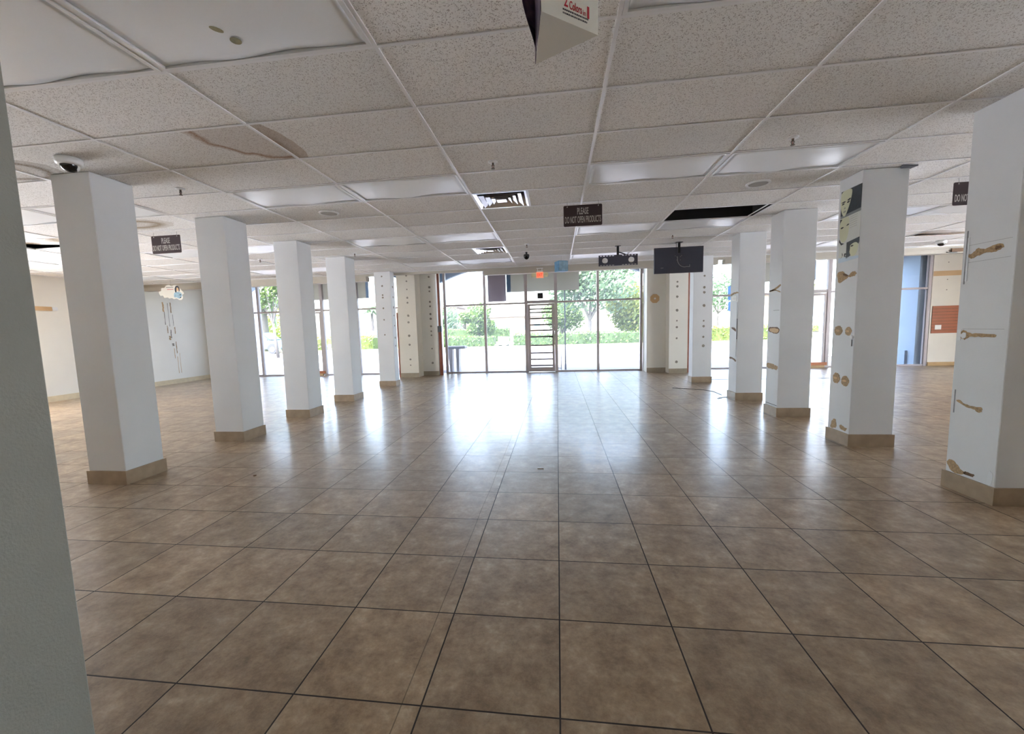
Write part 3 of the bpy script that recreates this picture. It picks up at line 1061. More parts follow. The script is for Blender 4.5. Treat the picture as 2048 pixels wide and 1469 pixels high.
for x, y, lb in ((-.53, 3.85, 'ceiling sprinkler on a white disc above the nearer chrome vent'),
                 (-3.66, 3.89, 'ceiling sprinkler to the right of the first left column'),
                 (1.92, 3.85, 'ceiling sprinkler in front of the long sagging light panel at right'),
                 (-.49, 7.61, 'small ceiling sprinkler in front of the black dome camera'),
                 (-5.63, 7.63, 'small ceiling sprinkler seen between the second and third left columns'),
                 (-3.67, 7.56, 'small ceiling sprinkler right of the fourth left column top'),
                 (1.94, 7.49, 'small ceiling sprinkler above the hanging television')):
    sprinkler(x, y, lb)


def speaker(x, y, label):
    t = thing('ceiling_speaker', label, 'speaker', (x, y, CZ + .002))
    MB().lathe([(.095, .006), (.118, .006), (.12, 0), (.112, -.009), (.098, -.01), (.095, -.006), (.095, .006)], (0, 0, 0), M['whitemetal'], 40).build('trim_ring', t)
    MB().lathe([(0, -.007), (.06, -.0065), (.095, -.005), (.095, .004), (0, .004)], (0, 0, 0), M['grille'], 36).build('grille', t)


speaker(-2.73, 5.01, 'round ceiling speaker beyond the sagging light panel on the left')
speaker(2.17, 5.01, 'round ceiling speaker left of the portrait poster column')


def dome_cam(x, y, label, r=.075, aim=(0.3, -0.5), black=False):
    t = thing('dome_camera', label, 'security camera', (x, y, CZ + .002))
    if black:
        MB().cyl((0, 0, .0), (0, 0, -.05), .02, M['black'], 12).lathe([(.0, -.04), (.05, -.045), (.056, -.06), (.056, -.085), (0, -.085)], (0, 0, 0), M['black'], 24).build('housing', t)
        MB().lathe([(.054, -.085), (.05, -.105), (.035, -.128), (.015, -.14), (0, -.142)], (0, 0, 0), M['black_gloss'], 24).build('dome', t)
        return
    MB().lathe([(0, 0.0), (r, 0), (r, -.03), (r * .97, -.045), (r * .9, -.052), (r * .72, -.055), (.0, -.05)], (0, 0, 0), M['whitemetal'], 32).build('housing', t)
    d = MB().lathe([(r * .7, -.05), (r * .68, -.065), (r * .55, -.086), (r * .3, -.10), (0, -.104)], (0, 0, 0), M['black_gloss'], 28).build('dome', t)
    v = MB().lathe([(r * .74, -.052), (r * .74, -.068), (r * .60, -.090), (r * .5, -.098), (r * .5, -.094), (r * .58, -.086), (r * .70, -.066), (r * .70, -.052)], (0, 0, 0), M['whitemetal'], 28)
    bmesh.ops.delete(v.bm, geom=[q for q in v.bm.verts if q.co.y < 0.01 and q.co.z < -.055], context='VERTS')
    v.build('shroud', t)


dome_cam(-3.87, 3.08, 'white dome camera with black lens on the ceiling at the first left column', .085)
dome_cam(7.55, 9.55, 'small white dome camera on the ceiling near the right edge', .085)
dome_cam(-.55, 8.38, 'small black dome camera hanging near the middle of the ceiling', black=True)

# ------------------------------------------------------------------ hanging signs
def sign(x0, y, label):
    t = thing('hanging_sign', label, 'sign', (x0 + .2225, y, 2.65))
    w2, h2 = .2225, .12
    o = []
    r = .014
    for cx_, cz_, a0 in ((w2 - r, h2 - r, 0), (-w2 + r, h2 - r, 90), (-w2 + r, -h2 + r, 180), (w2 - r, -h2 + r, 270)):
        for k in range(4):
            a = R(a0 + k * 30)
            o.append((cx_ + r * math.cos(a), cz_ + r * math.sin(a)))
    MB().prism(o, -.003, .003, 'y', M['signbrown']).build('board', t)
    MB().prism([(p[0] * 1.008, p[1] * 1.012) for p in o], .0031, .0045, 'y', M['silveredge']).build('backing_edge', t)
    text('lettering', 'PLEASE', .105, M['letters'], t, (0, -.0045, .046), (R(90), 0, 0), .50, .001, .0016, fit=.13)
    text('lettering', 'DO NOT OPEN PRODUCTS', .105, M['letters'], t, (0, -.0045, -.050), (R(90), 0, 0), .405, .001, .0016, fit=.418)
    for sx in (-.18, .18):
        b = MB().tube([(sx, 0, .104), (sx, -.006, .112), (sx, -.004, .125), (sx, 0, CZ - 2.65)], .0022, M['silveredge'], 6)
        b.build('hook', t)
        MB().cyl((sx, -.0035, .103), (sx, -.006, .103), .006, M['whitemetal'], 10).build('grommet', t)


sign(.11, 5.21, 'dark maroon sign reading PLEASE DO NOT OPEN PRODUCTS hanging at the centre of the ceiling')
sign(-5.57, 5.36, 'maroon PLEASE DO NOT OPEN PRODUCTS sign hanging between the first two left columns')
sign(4.27, 5.30, 'maroon sign half hidden behind the large column at the right edge')

# ------------------------------------------------------------------ hanging carton (triangular display box)
t = thing('hanging_carton', 'white triangular cardboard display box printed 2 Colors in 1 hanging at the top edge', 'display box', (0.024, 1.752, 2.45))
A, B_, C_ = Vector((-.066, 1.895)), Vector((-.034, 1.600)), Vector((.176, 1.760))
off = Vector((.024, 1.752))
A, B_, C_ = A - off, B_ - off, C_ - off
b = MB().prism([A, B_, C_], 0, .34, 'z', M['board'])
b.build('carton', t)
# printed picture on the left side, with a die-cut bulging edge
d = (B_ - A)
nrm = Vector((-d.y, d.x)).normalized()
if nrm.dot(A + B_ - 2 * C_) < 0:
    nrm = -nrm
L = d.length
pic = MB()
pts = [(0.0, .0), (.25, .02), (.6, .0), (1.0, .0), (1.0, .34), (.0, .34)]
def onface(u, z, o_):
    p = A + d * u + nrm * o_
    return (p.x, p.y, z)
kk = pic.mi(M['photo'])
v1 = [pic.bm.verts.new(onface(u, z, .0015)) for u, z in pts]
v2 = [pic.bm.verts.new(onface(u, z, .0035)) for u, z in pts]
pic.bm.faces.new(v1)
pic.bm.faces.new(v2[::-1])
for q in range(len(pts)):
    pic.bm.faces.new((v1[q], v1[(q + 1) % len(pts)], v2[(q + 1) % len(pts)], v2[q]))
pic.build('picture_print', t)
# bulging die-cut flap standing off the left side
fl_ = MB()
kk = fl_.mi(M['photo'])
N = 16
rowa, rowb = [], []
for q in range(N + 1):
    z = .01 + .33 * q / N
    bul = .058 * math.sin(min(1, q / N * 1.15) * math.pi * .55) ** 1.3
    p = A.lerp(B_, .12) 
    rowa.append(fl_.bm.verts.new((p.x + nrm.x * .003, p.y + nrm.y * .003, z)))
    rowb.append(fl_.bm.verts.new((p.x + nrm.x * (.004 + bul) + d.x * .1, p.y + nrm.y * (.004 + bul) + d.y * .1, z)))
for q in range(N):
    fl_.bm.faces.new((rowa[q], rowa[q + 1], rowb[q + 1], rowb[q])).material_index = kk
fo = fl_.build('picture_flap', t)
md = fo.modifiers.new('thick', 'SOLIDIFY')
md.thickness = .0015
# lettering on the face towards the camera
e = (C_ - B_)
fn = Vector((e.y, -e.x)).normalized()
if fn.dot(A) > fn.dot(B_):
    fn = -fn
ang = math.atan2(e.y, e.x)
def onfront(u, z, o_=.0012):
    p = B_ + e * u + fn * o_
    return (p.x, p.y, z)
text('lettering', '2', .058, M['red'], t, onfront(.415, .068), (R(90), 0, ang), .8, .0004, .0006, fit=.018)
text('lettering', 'Colors', .040, M['red'], t, onfront(.585, .060), (R(90), 0, ang), .72, .0004, .0004, fit=.058)
text('lettering', 'in', .028, M['red'], t, onfront(.742, .055), (R(90), 0, ang), .72, .0004, .0, fit=.013)
text('lettering', '1', .058, M['red'], t, onfront(.812, .060), (R(90), 0, ang), .8, .0004, .0008, fit=.010)
b = MB()
rnd = random.Random(5)
for row, z in enumerate((.036, .024)):
    u = .36
    while u < .80:
        wdt = rnd.uniform(.012, .03)
        p, q = onfront(u, z, .0004), onfront(u + wdt, z, .0004)
        b.quad([p, q, (q[0], q[1], z + .006), (p[0], p[1], z + .006)], M['darkprint'])
        u += wdt + .006
b.build('fine_print', t)
b = MB()
p, q, r_ = onfront(.46, .125, .0006), onfront(.66, .105, .0006), onfront(.72, .125, .0006)
b.quad([p, q, r_, (p[0], p[1], .15)], M['darkprint'])
p, q = onfront(.44, .116, .0009), onfront(.62, .100, .0009)
b.quad([p, q, (q[0], q[1], .106), (p[0], p[1], .124)], M['red'])
b.build('printed_swatch', t)
MB().tube([(0, 0, .34), (0, 0, CZ - 2.45)], .0015, M['silveredge'], 6).build('hanging_string', t)

# ------------------------------------------------------------------ television, bracket, cube, exit sign
def plate_with_holes(w_, h_, holes, slots, th, m):
    bm = bmesh.new()
    ed = []
    def loop(pts):
        vs = [bm.verts.new((p[0], 0, p[1])) for p in pts]
        for q in range(len(vs)):
            ed.append(bm.edges.new((vs[q], vs[(q + 1) % len(vs)])))
    loop([(-w_, -h_), (w_, -h_), (w_, h_), (-w_, h_)])
    for cx_, cz_, r_ in holes:
        loop([(cx_ + r_ * math.cos(a), cz_ + r_ * math.sin(a)) for a in [k * math.pi / 14 for k in range(28)]])
    for cx_, cz_, a_, b_ in slots:
        loop([(cx_ - a_, cz_ - b_), (cx_ + a_, cz_ - b_), (cx_ + a_, cz_ + b_), (cx_ - a_, cz_ + b_)])
    bmesh.ops.triangle_fill(bm, use_beauty=True, use_dissolve=False, edges=ed)
    r = bmesh.ops.extrude_face_region(bm, geom=list(bm.faces))
    bmesh.ops.translate(bm, vec=(0, th, 0), verts=[g_ for g_ in r['geom'] if isinstance(g_, bmesh.types.BMVert)])
    mb = MB()
    mb.bm.free()
    mb.bm = bm
    mb.mi(m)
    return mb


t = thing('wall_mount_bracket', 'black TV mount plate with two round holes hanging left of the television', 'tv mount', (1.16, 8.2, 2.55))
plate_with_holes(.352, .10, [(-.238, .0, .052), (.238, .0, .052)],
                 [(-.31 + k * .055, zz, .017, .006) for k in range(5) for zz in (-.085, .085)] + [(.31 - k * .055, zz, .017, .006) for k in range(5) for zz in (-.085, .085)], .02, M['tv']).build('plate', t)
MB().box(-.02, .02, .021, .055, -.05, CZ - 2.55, M['black']).build('pole', t)
MB().cyl((.02, .04, .15), (.14, .04, .105), .01, M['black']).build('brace', t)
MB().box(-.05, .05, .0, .08, CZ - 2.556, CZ - 2.55 + .001, M['black']).build('ceiling_plate', t)
MB().lathe([(0, 0), (.05, 0), (.05, .004), (0, .004)], (0, 0, 0), M['panelgrey'], 24).bm.free()

t = thing('television', 'black flat television seen from behind hanging from the ceiling with a loose cable', 'television', (2.235, 8.2, 2.50))
b = MB().box(-.43, .43, 0, .045, -.232, .232, M['tv']).bevel(.006, 2).build('back_shell', t)
MB().box(-.425, .425, .0455, .052, -.227, .227, M['black_gloss']).build('screen', t)
MB().box(.20, .38, -.004, .002, -.05, .10, M['tv']).build('port_bay', t)
for zx, zz in ((-.03, .06), (.03, .06), (-.03, .0), (.03, .0), (.05, .075), (-.06, .075)):
    MB().cyl((zx, -.003, zz), (zx, .001, zz), .006, M['silveredge'], 8).build('mount_screw', t)
b = MB()
pts = []
for k in range(19):
    a = R(175 + k * 6.0)
    pts.append((.10 + .125 * math.cos(a), -.012, .02 + .15 * math.sin(a)))
pts += [(.15, -.012, -.125), (.19, -.012, -.13), (.19, -.008, -.09)]
MB().tube([(-.025, -.006, .06)] + pts, .0055, M['greycable'], 8).build('cable', t)
MB().box(-.315, -.265, -.0015, .001, -.137, -.129, M['silveredge']).build('maker_mark', t)
MB().box(-.02, .02, -.03, 0, .12, CZ - 2.5, M['black']).build('pole', t)
MB().box(-.05, -.044, -.02, -.012, .2, CZ - 2.5, M['black']).build('power_lead', t)
MB().box(-.06, .06, -.05, .05, CZ - 2.506, CZ - 2.499, M['black']).build('ceiling_plate', t)

t = thing('hanging_cube', 'light blue cardboard cube hanging from the ceiling left of the black bracket', 'display box', (.125, 9.05, 2.60), R(24))
b = MB()
hh = .105
b.box(-hh, hh, -hh, hh, -hh, hh, M['blueprint'])
b.bevel(.003, 1).build('cube', t)
MB().box(-hh + .012, hh - .012, -hh - .0015, -hh + .0005, -hh + .012, hh - .012, M['blueprint2']).build('printed_face', t)
MB().tube([(0, 0, hh), (0, 0, CZ - 2.60)], .0015, M['silveredge'], 6).build('hanging_string', t)

t = thing('exit_sign', 'lit red EXIT sign with clear amber side wings on the header above the central door', 'exit sign', (-.365, 10.24, 2.59))
MB().box(-.085, .085, -.012, .012, -.072, .072, M['exitface']).build('sign_face', t)
text('lettering', 'EXIT', .10, M['exitred'], t, (0, -.0135, .0), (R(90), 0, 0), .62, .001, .002)
MB().box(-.20, .20, -.003, .003, -.045, .05, M['amber']).build('side_panel', t)
MB().box(-.07, .07, -.02, .02, .075, .10, M['whitemetal']).build('top_bar', t)
MB().box(-.06, -.045, -.008, .012, .10, .165, M['whitemetal']).box(.045, .06, -.008, .012, .10, .165, M['whitemetal']).box(-.08, .08, .004, .018, .15, .166, M['whitemetal']).build('bracket', t)

tag(MB().box(-.085, .085, -.06, 0, -.085, .085, M['black']).bevel(.008, 2).build('door_chime_box', loc=(-.455, YF - .002, 2.29)),
    'small black square box fixed above the central glass door', 'box')

# ------------------------------------------------------------------ hanging sign panels behind the transoms
def wpanel(x0, x1, z0, z1, m, label, strips=()):
    t = thing('window_panel', label, 'panel', ((x0 + x1) / 2, YF + .14, z0))
    cx_ = (x0 + x1) / 2
    MB().box(x0 - cx_, x1 - cx_, 0, .03, 0, z1 - z0, m).build('sheet', t)
    for a, b2 in strips:
        MB().box(a - cx_, b2 - cx_, -.004, -.0005, .0, z1 - z0, M['panelblue']).build('pale_edge', t)
    return t


wpanel(-2.06, -1.50, 2.175, 3.28, M['panelbrown'], 'brownish grey sheet hanging outside the upper glass left of the EXIT sign')
wpanel(-1.48, .70, 2.44, 3.28, M['panelgrey'], 'wide grey-green sheet outside the upper glass behind the EXIT sign', [(-1.48, -1.35)])
wpanel(-8.4, -5.90, 2.44, 3.28, M['panelgrey'], 'grey sheet outside the upper glass over the left door', [(-5.99, -5.90)])
wpanel(5.0, 7.18, 2.44, 3.28, M['panelgrey'], 'grey sheet outside the upper glass over the right door', [(7.06, 7.18)])
for z0, z1, x0 in ((1.955, 2.36, 4.84), (1.645, 1.925, 4.85), (1.46, 1.60, 4.92)):
    o = [(x0 + .0, z0 + .03), (x0 + .03, z0), (x0 + .42, z0), (x0 + .42, z1), (x0 + .03, z1), (x0, z1 - .03)]
    b = MB().prism(o, YF + .012, YF + .016, 'y', M['bluedecal'])
    tag(b.build('window_decal'), {2.36: 'tallest pale blue decal on the right storefront glass, topmost of three',
                                  1.925: 'middle pale blue decal on the right storefront glass',
                                  1.60: 'smallest lowest pale blue decal on the right storefront glass'}[z1], 'decal')

# ------------------------------------------------------------------ right end of the front wall
t = thing('slatwall_panel', 'orange-brown horizontal slat panel on the cream wall at far right', 'panel', (10.9, YF, 0))
b = MB()
for k in range(9):
    z = .88 + k * .082
    b.box(-.88, 1.25, -.018, -.001, z, z + .072, M['slat'])
b.box(-.88, 1.25, -.012, -.0005, .88, .88 + 9 * .082 - .01, M['glued'])
b.build('slats', t)
MB().box(-.80, -.65, -.024, -.0185, .98, 1.10, M['outlet']).build('outlet_plate', t)
tag(MB().box(9.99, 12.1, YF - .006, YF, 2.40, 2.53, M['tan']).build('tan_strip'), 'pale tan strip running across the cream wall at far right', 'strip')
b = MB()
for z in (2.75, 2.3, 2.03):
    b.cyl((10.33, YF - .004, z), (10.33, YF, z), .014, M['dot'], 8)
tag(b.build('wall_plugs'), 'three tiny grey plug holes in the cream wall at far right', 'wall plugs', kind='stuff')

# ------------------------------------------------------------------ left wall details
def lw(y, z):
    return (y, z)


b = MB()
xx = XL + .0025
def streak(y, z0, z1, w_, m, seed):
    rnd_ = random.Random(seed)
    n = 7
    L_ = [(y - w_ * rnd_.uniform(.3, 1), z0 + (z1 - z0) * k / n) for k in range(n + 1)]
    R_ = [(y + w_ * rnd_.uniform(.3, 1), z0 + (z1 - z0) * k / n) for k in range(n, -1, -1)]
    b.prism(L_ + R_, XL + .0006, xx, 'x', m)
for y, z0, z1, w_, m, sd_ in ((11.0, 2.12, 2.40, .035, M['tan'], 1), (11.02, 1.75, 2.12, .012, M['dot'], 2), (11.07, 1.5, 1.72, .018, M['glue'], 3),
                              (11.15, 1.7, 2.38, .010, M['dot'], 4), (11.17, 1.35, 1.6, .02, M['dot'], 5),
                              (11.24, 2.1, 2.40, .022, M['glue'], 6), (11.28, 1.72, 2.05, .010, M['dot'], 7), (11.31, 1.48, 1.68, .02, M['glue'], 8),
                              (11.2, 1.12, 1.2, .05, M['dot'], 9), (11.3, .9, 1.25, .016, M['glue'], 10), (11.22, .75, 1.05, .012, M['tan'], 11),
                              (11.3, .3, .8, .01, M['tan'], 12), (11.38, .3, .9, .008, M['tan'], 13), (11.12, 1.3, 1.42, .04, M['glue'], 14)):
    streak(y, z0, z1, w_, m, sd_)
tag(b.build('glue_streaks'), 'three brown glue streaks running down the white left wall', 'wall marks', kind='stuff')
t = thing('wall_bracket', 'short yellowed strip with a white end on the left wall beside the dark near column', 'bracket', (XL, 8.1, 2.09))
MB().box(0, .03, -.25, .13, -.045, .045, M['tan']).build('strip', t)
MB().box(0, .05, .13, .23, -.04, .04, M['whitemetal']).build('end_cap', t)

t = thing('cloud_sign', 'white cloud-shaped cut-out with a dark-haired figure hanging near the left wall', 'sign', (-9.6, 9.62, 2.50), R(8))
cl = [(-.31, -.03), (-.27, -.08), (-.22, -.07), (-.19, -.13), (-.11, -.12), (-.07, -.15), (.0, -.14), (.05, -.17), (.12, -.15), (.18, -.19), (.25, -.18), (.28, -.12), (.27, -.07), (.31, -.03), (.27, .03), (.22, .09), (.16, .17), (.08, .18), (.02, .15), (-.04, .19), (-.12, .17), (-.16, .12), (-.24, .11), (-.25, .05), (-.31, .03)]
MB().prism(blob(cl, 0, 3), 0, .012, 'y', M['board']).build('board', t)
MB().prism(blob([(.10, .0), (.09, .08), (.12, .15), (.17, .16), (.21, .11), (.21, .04), (.19, .01), (.185, .08), (.16, .12), (.135, .08), (.13, .0)], 0, 3), -.002, -.0002, 'y', M['darkprint']).build('printed_hair', t)
MB().prism(blob([(.14, .04), (.14, .10), (.16, .12), (.185, .09), (.18, .04)], 0, 3), -.003, -.0021, 'y', M['tan']).build('printed_face', t)
MB().prism(blob([(.06, -.12), (.07, -.02), (.14, .01), (.23, -.01), (.26, -.08), (.2, -.16), (.12, -.13)], 0, 3), -.002, -.0002, 'y', M['blueprint2']).build('printed_shape', t)
b = MB()
for z, x0, x1, m in ((.12, -.12, .06, 'darkprint'), (.07, -.10, .06, 'red')):
    b.box(x0, x1, -.0015, -.0002, z, z + .012, M[m])
b.box(.2, .235, -.003, -.0021, -.08, -.055, M['darkprint']).box(.2, .235, -.003, -.0021, -.14, -.115, M['darkprint'])
b.build('printed_lines', t)
MB().tube([(0, .006, .16), (0, .006, CZ - 2.50)], .0015, M['silveredge'], 6).build('hanging_string', t)

# ------------------------------------------------------------------ portrait poster on the second right column
t = thing('portrait_poster', 'tall black and white poster of three portraits on the right-hand column', 'poster', (XRF - .0005, 4.945, 2.32))
def pst(b, pts, lay, m, smooth=False):
    """outline in poster space: u to the right as seen (towards the camera), v up"""
    q = blob(pts, 0, 4) if smooth else pts
    b.prism([(-p[0], p[1]) for p in q], -.0012 - lay * .0006, -.0006 - lay * .0006 if lay else 0, 'x', m)
MP = dict(base=mat('poster_sheet', (208, 210, 204), .35, var=.04), skin=mat('poster_pale_skin', (206, 208, 178), .35, var=.04),
          navy=mat('poster_dark', (36, 46, 54), .35, var=.35, vscale=30), ink=mat('poster_ink', (26, 28, 32), .35), grey=mat('poster_grey', (128, 134, 134), .35, var=.1, vscale=20),
          blue=mat('poster_pale_blue', (192, 210, 224), .35, var=.05), mid=mat('poster_mid', (156, 158, 144), .35, var=.08))
hw = .155
b = MB(); pst(b, [(-hw, -.375), (hw, -.36), (hw, .37), (-hw, .37)], 0, MP['base']); b.build('sheet', t)
b = MB(); pst(b, [(-hw, .115), (hw, .135), (hw, .37), (-hw, .37)], 1, MP['navy']); b.build('top_print', t)
b = MB()
pst(b, [(-.15, .35), (-.155, .22), (-.13, .14), (-.09, .105), (-.05, .15), (-.005, .25), (.01, .35), (-.06, .37)], 2, MP['skin'], True)
pst(b, [(-.15, .255), (-.11, .262), (-.08, .258), (-.10, .248)], 3, MP['ink'], True)
pst(b, [(-.055, .262), (-.02, .275), (.0, .268), (-.03, .255)], 3, MP['ink'], True)
pst(b, [(-.14, .235), (-.12, .246), (-.095, .238), (-.12, .228)], 3, MP['ink'], True)
pst(b, [(-.06, .240), (-.04, .25), (-.015, .245), (-.04, .232)], 3, MP['ink'], True)
pst(b, [(-.105, .185), (-.09, .20), (-.075, .187), (-.09, .18)], 3, MP['mid'], True)
pst(b, [(-.115, .152), (-.09, .165), (-.065, .155), (-.09, .142)], 3, MP['mid'], True)
b.build('first_portrait', t)
b = MB(); pst(b, [(-hw, .09), (hw, .105), (hw, .135), (-hw, .115)], 1, MP['grey']); b.build('caption_band', t)
b = MB()
pst(b, [(-.15, .07), (-.155, -.06), (-.13, -.14), (-.08, -.165), (-.03, -.12), (-.01, .0), (-.02, .08), (-.08, .095)], 1, MP['skin'], True)
pst(b, [(-hw, .085), (-.12, .08), (-.15, .05), (-hw, .03)], 2, MP['ink'])
pst(b, [(-.14, -.01), (-.12, .0), (-.09, -.006), (-.12, -.018)], 3, MP['ink'], True)
pst(b, [(-.05, .0), (-.03, .015), (-.005, .01), (-.03, .0)], 3, MP['ink'], True)
pst(b, [(-hw, -.12), (-.12, -.165), (-.07, -.18), (-.12, -.19), (-hw, -.15)], 2, MP['ink'])
for k in range(6):
    pst(b, [(.0, .075 - k * .022), (.11, .083 - k * .022), (.11, .086 - k * .022), (.0, .078 - k * .022)], 2, MP['mid'])
b.build('second_portrait', t)
b = MB(); pst(b, [(-.035, -.345), (.08, -.30), (hw, -.20), (hw, -.15), (-.035, -.175)], 1, MP['navy'], False); b.build('lower_print', t)
b = MB()
pst(b, [(.02, -.22), (.015, -.27), (.04, -.32), (.09, -.33), (.13, -.29), (.14, -.22), (.09, -.195)], 2, MP['skin'], True)
pst(b, [(.03, -.225), (.05, -.215), (.075, -.222), (.05, -.232)], 3, MP['ink'], True)
pst(b, [(-.03, -.18), (.02, -.20), (.015, -.28), (-.02, -.24)], 3, MP['ink'], True)
b.build('third_portrait', t)
b = MB()
pst(b, [(-hw, -.375), (hw, -.36), (hw, -.335), (-hw, -.32)], 1, MP['blue'])
pst(b, [(-.10, -.27), (-.095, -.31), (-.12, -.33), (-.085, -.30)], 3, MP['ink'], True)
pst(b, [(-.06, -.285), (-.03, -.29), (-.05, -.31), (-.02, -.315), (-.06, -.318)], 3, MP['ink'], True)
b.build('signature', t)

# flat dark triangle standing in for a dark gap in the ceiling at the top of the poster column
b = MB().prism([(3.34, 4.72), (3.50, 4.74), (3.475, 4.95)], CZ - .012, CZ - .002, 'z', M['slate'])
tag(b.build('gap_patch'), 'small grey triangle standing in for a dark gap in the ceiling at the top of the poster column', 'ceiling gap')

# ------------------------------------------------------------------ things on the floor
b = MB()
pts = [(2.40, 9.14, .004), (2.62, 9.03, .004), (2.87, 8.88, .004), (3.03, 8.62, .004), (3.03, 8.2, .004)]
b.tube([Vector(p) for p in pts], .005, M['black'], 6)
tag(b.build('floor_cable'), 'thin black cable on the floor running to the column right of the television', 'cable')
b = MB()
pts = [(3.03, 7.95, .004), (2.93, 7.92, .004), (2.85, 7.86, .004), (2.82, 7.76, .006), (2.78, 7.72, .02)]
b.tube([Vector(p) for p in pts], .004, M['black'], 6).tube([Vector((2.83, 7.80, .004)), Vector((2.86, 7.72, .015))], .004, M['black'], 6)
tag(b.build('wire_end'), 'short frayed black wire end at the base of the column right of the television', 'wire')
tag(MB().box(3.5, 7.4, 10.44, 10.465, 0.0, .006, M['black']).build('floor_strip'), 'thin dark strip across the floor in front of the right door', 'floor strip')
tag(MB().box(-.012, .012, -.012, .012, 0, .008, M['glued']).bevel(.003, 1).build('floor_chip', loc=(-2.92, 3.62, 0)), 'tiny dark chip lying on the tiles at left', 'debris')
tag(MB().box(-.03, .03, -.008, .008, 0, .006, M['outlet']).bevel(.002, 1).build('paper_scrap', loc=(-.17, 3.95, 0)), 'tiny pale scrap lying on the tiles in the window reflection', 'debris')

# ------------------------------------------------------------------ outside
tag(MB().box(-90, 90, -25, 160, -.16, -.11, M['asphalt']).build('ground'), kind='structure')
tag(MB().box(XR + .2, 40, -25, 12.5, -.11, -.02, M['pave']).box(-40, XL - .2, -25, 12.5, -.11, -.02, M['pave']).build('bounce_slabs'), kind='structure')  # unseen slabs added to bounce daylight through the side wall gaps
tag(MB().box(-30, 30, YF + .12, 16.2, -.11, -.005, M['walk']).build('sidewalk'), kind='structure')
# canopy in front of the shop with arched fascia, and its end walls
def arch_bay(x0, x1, spring, crown, run):
    """underside profile of one bay"""
    p = [(x0, spring)]
    for k in range(1, 9):
        t_ = k / 8
        p.append((x0 + run * t_, spring + (crown - spring) * math.sin(t_ * math.pi / 2)))
    for k in range(7, -1, -1):
        t_ = k / 8
        p.append((x1 - run * t_, spring + (crown - spring) * math.sin(t_ * math.pi / 2)))
    return p
prof = [(-12.0, 4.1), (-12.0, 2.7)] + arch_bay(-10.75, -4.7, 2.86, 3.28, 1.3) + arch_bay(-3.75, 2.75, 2.92, 3.28, 1.4) + arch_bay(3.85, 9.72, 2.86, 3.28, 1.3) + [(12.4, 2.7), (12.4, 4.1)]
tag(MB().prism(prof, 13.7, 13.9, 'y', M['shade']).build('canopy_fascia'), kind='structure')
tag(MB().box(-12.0, 12.4, YF + .1, 13.7, 3.9, 4.1, M['shade']).build('canopy_roof'), kind='structure')
for x0, x1 in ((-4.72, -3.78), (2.78, 3.88)):
    tag(MB().box(x0, x1, 13.72, 13.9, 0, 3.0, M['stucco']).build('arcade_pier'), kind='structure')
tag(MB().box(9.78, 9.96, YF + .16, 13.7, 0, 3.9, M['shade']).box(9.72, 9.78, 13.2, 13.7, 0, .40, M['shade']).build('arcade_end_wall'), kind='structure')
tag(MB().box(9.9, 10.2, 14.4, 17.5, 0, 4.0, M['stucco']).build('garden_wall'), kind='structure')
tag(MB().box(-12.4, -10.7, 13.92, 14.2, 0, 3.6, M['stucco']).build('garden_wall'), kind='structure')

t = thing('outdoor_table', 'small grey table with two broad legs outside the left pane of the central window', 'table', (-3.20, 13.32, 0))
MB().box(-.32, .32, -.2, .2, .74, .83, M['tabletop']).bevel(.03, 2).build('table_top', t)
MB().prism([(-.26, .74), (-.20, 0), (-.14, 0), (-.12, .74)], -.15, .15, 'y', M['tableleg']).build('leg', t)
MB().prism([(.0, .74), (.01, 0), (.09, 0), (.11, .74)], -.15, .15, 'y', M['tableleg']).build('leg', t)
t = thing('metal_pole', 'thin dark pole standing outside the glass right of the central door', 'pole', (.27, 13.12, 0))
MB().cyl((0, 0, 0), (0, 0, 2.62), .02, M['slate']).build('shaft', t)
MB().cyl((0, 0, 0), (0, 0, .28), .028, M['slate']).build('foot', t)
tag(MB().box(-.012, .012, -.01, .01, 0, .62, M['silveredge']).box(-.2, .02, -.012, .012, .04, .06, M['silveredge']).build('door_stop_rail', loc=(.14, 13.4, 0)), 'short pale rail low outside the glass right of the central door', 'rail')

# street hedge, lawn, trees
def leaves(b, n, fn, size, m, seed):
    rnd = random.Random(seed)
    k = b.mi(m)
    for _ in range(n):
        c_ = fn(rnd)
        s_ = size * rnd.uniform(.6, 1.3)
        u = Vector((rnd.gauss(0, 1), rnd.gauss(0, 1), rnd.gauss(0, 1))).normalized()
        v = u.orthogonal().normalized()
        w_ = u.cross(v)
        c_ = Vector(c_)
        b.bm.faces.new([b.bm.verts.new(c_ + v * s_), b.bm.verts.new(c_ + w_ * s_ * .55), b.bm.verts.new(c_ - v * s_), b.bm.verts.new(c_ - w_ * s_ * .55)]).material_index = k


def hedge(x0, x1, y0, y1, h, label, seed, m='leaf1'):
    t = thing('hedge', label, 'hedge', ((x0 + x1) / 2, (y0 + y1) / 2, -.08))
    hx_, hy_ = (x1 - x0) / 2, (y1 - y0) / 2
    MB().box(-hx_ + .1, hx_ - .1, -hy_ + .1, hy_ - .1, 0, h - .12, M[m]).build('branches', t)
    b = MB()
    def fn(r):
        x = r.uniform(-hx_, hx_)
        if r.random() < .5:
            return (x, r.uniform(-hy_, hy_), h - .1 + r.uniform(-.08, .12) + .07 * math.sin(x * 1.3 + seed))
        return (x, -hy_ + r.uniform(-.05, .12), r.uniform(0, h))
    leaves(b, int(170 * (x1 - x0)), fn, .085, M[m], seed)
    b.build('foliage', t)


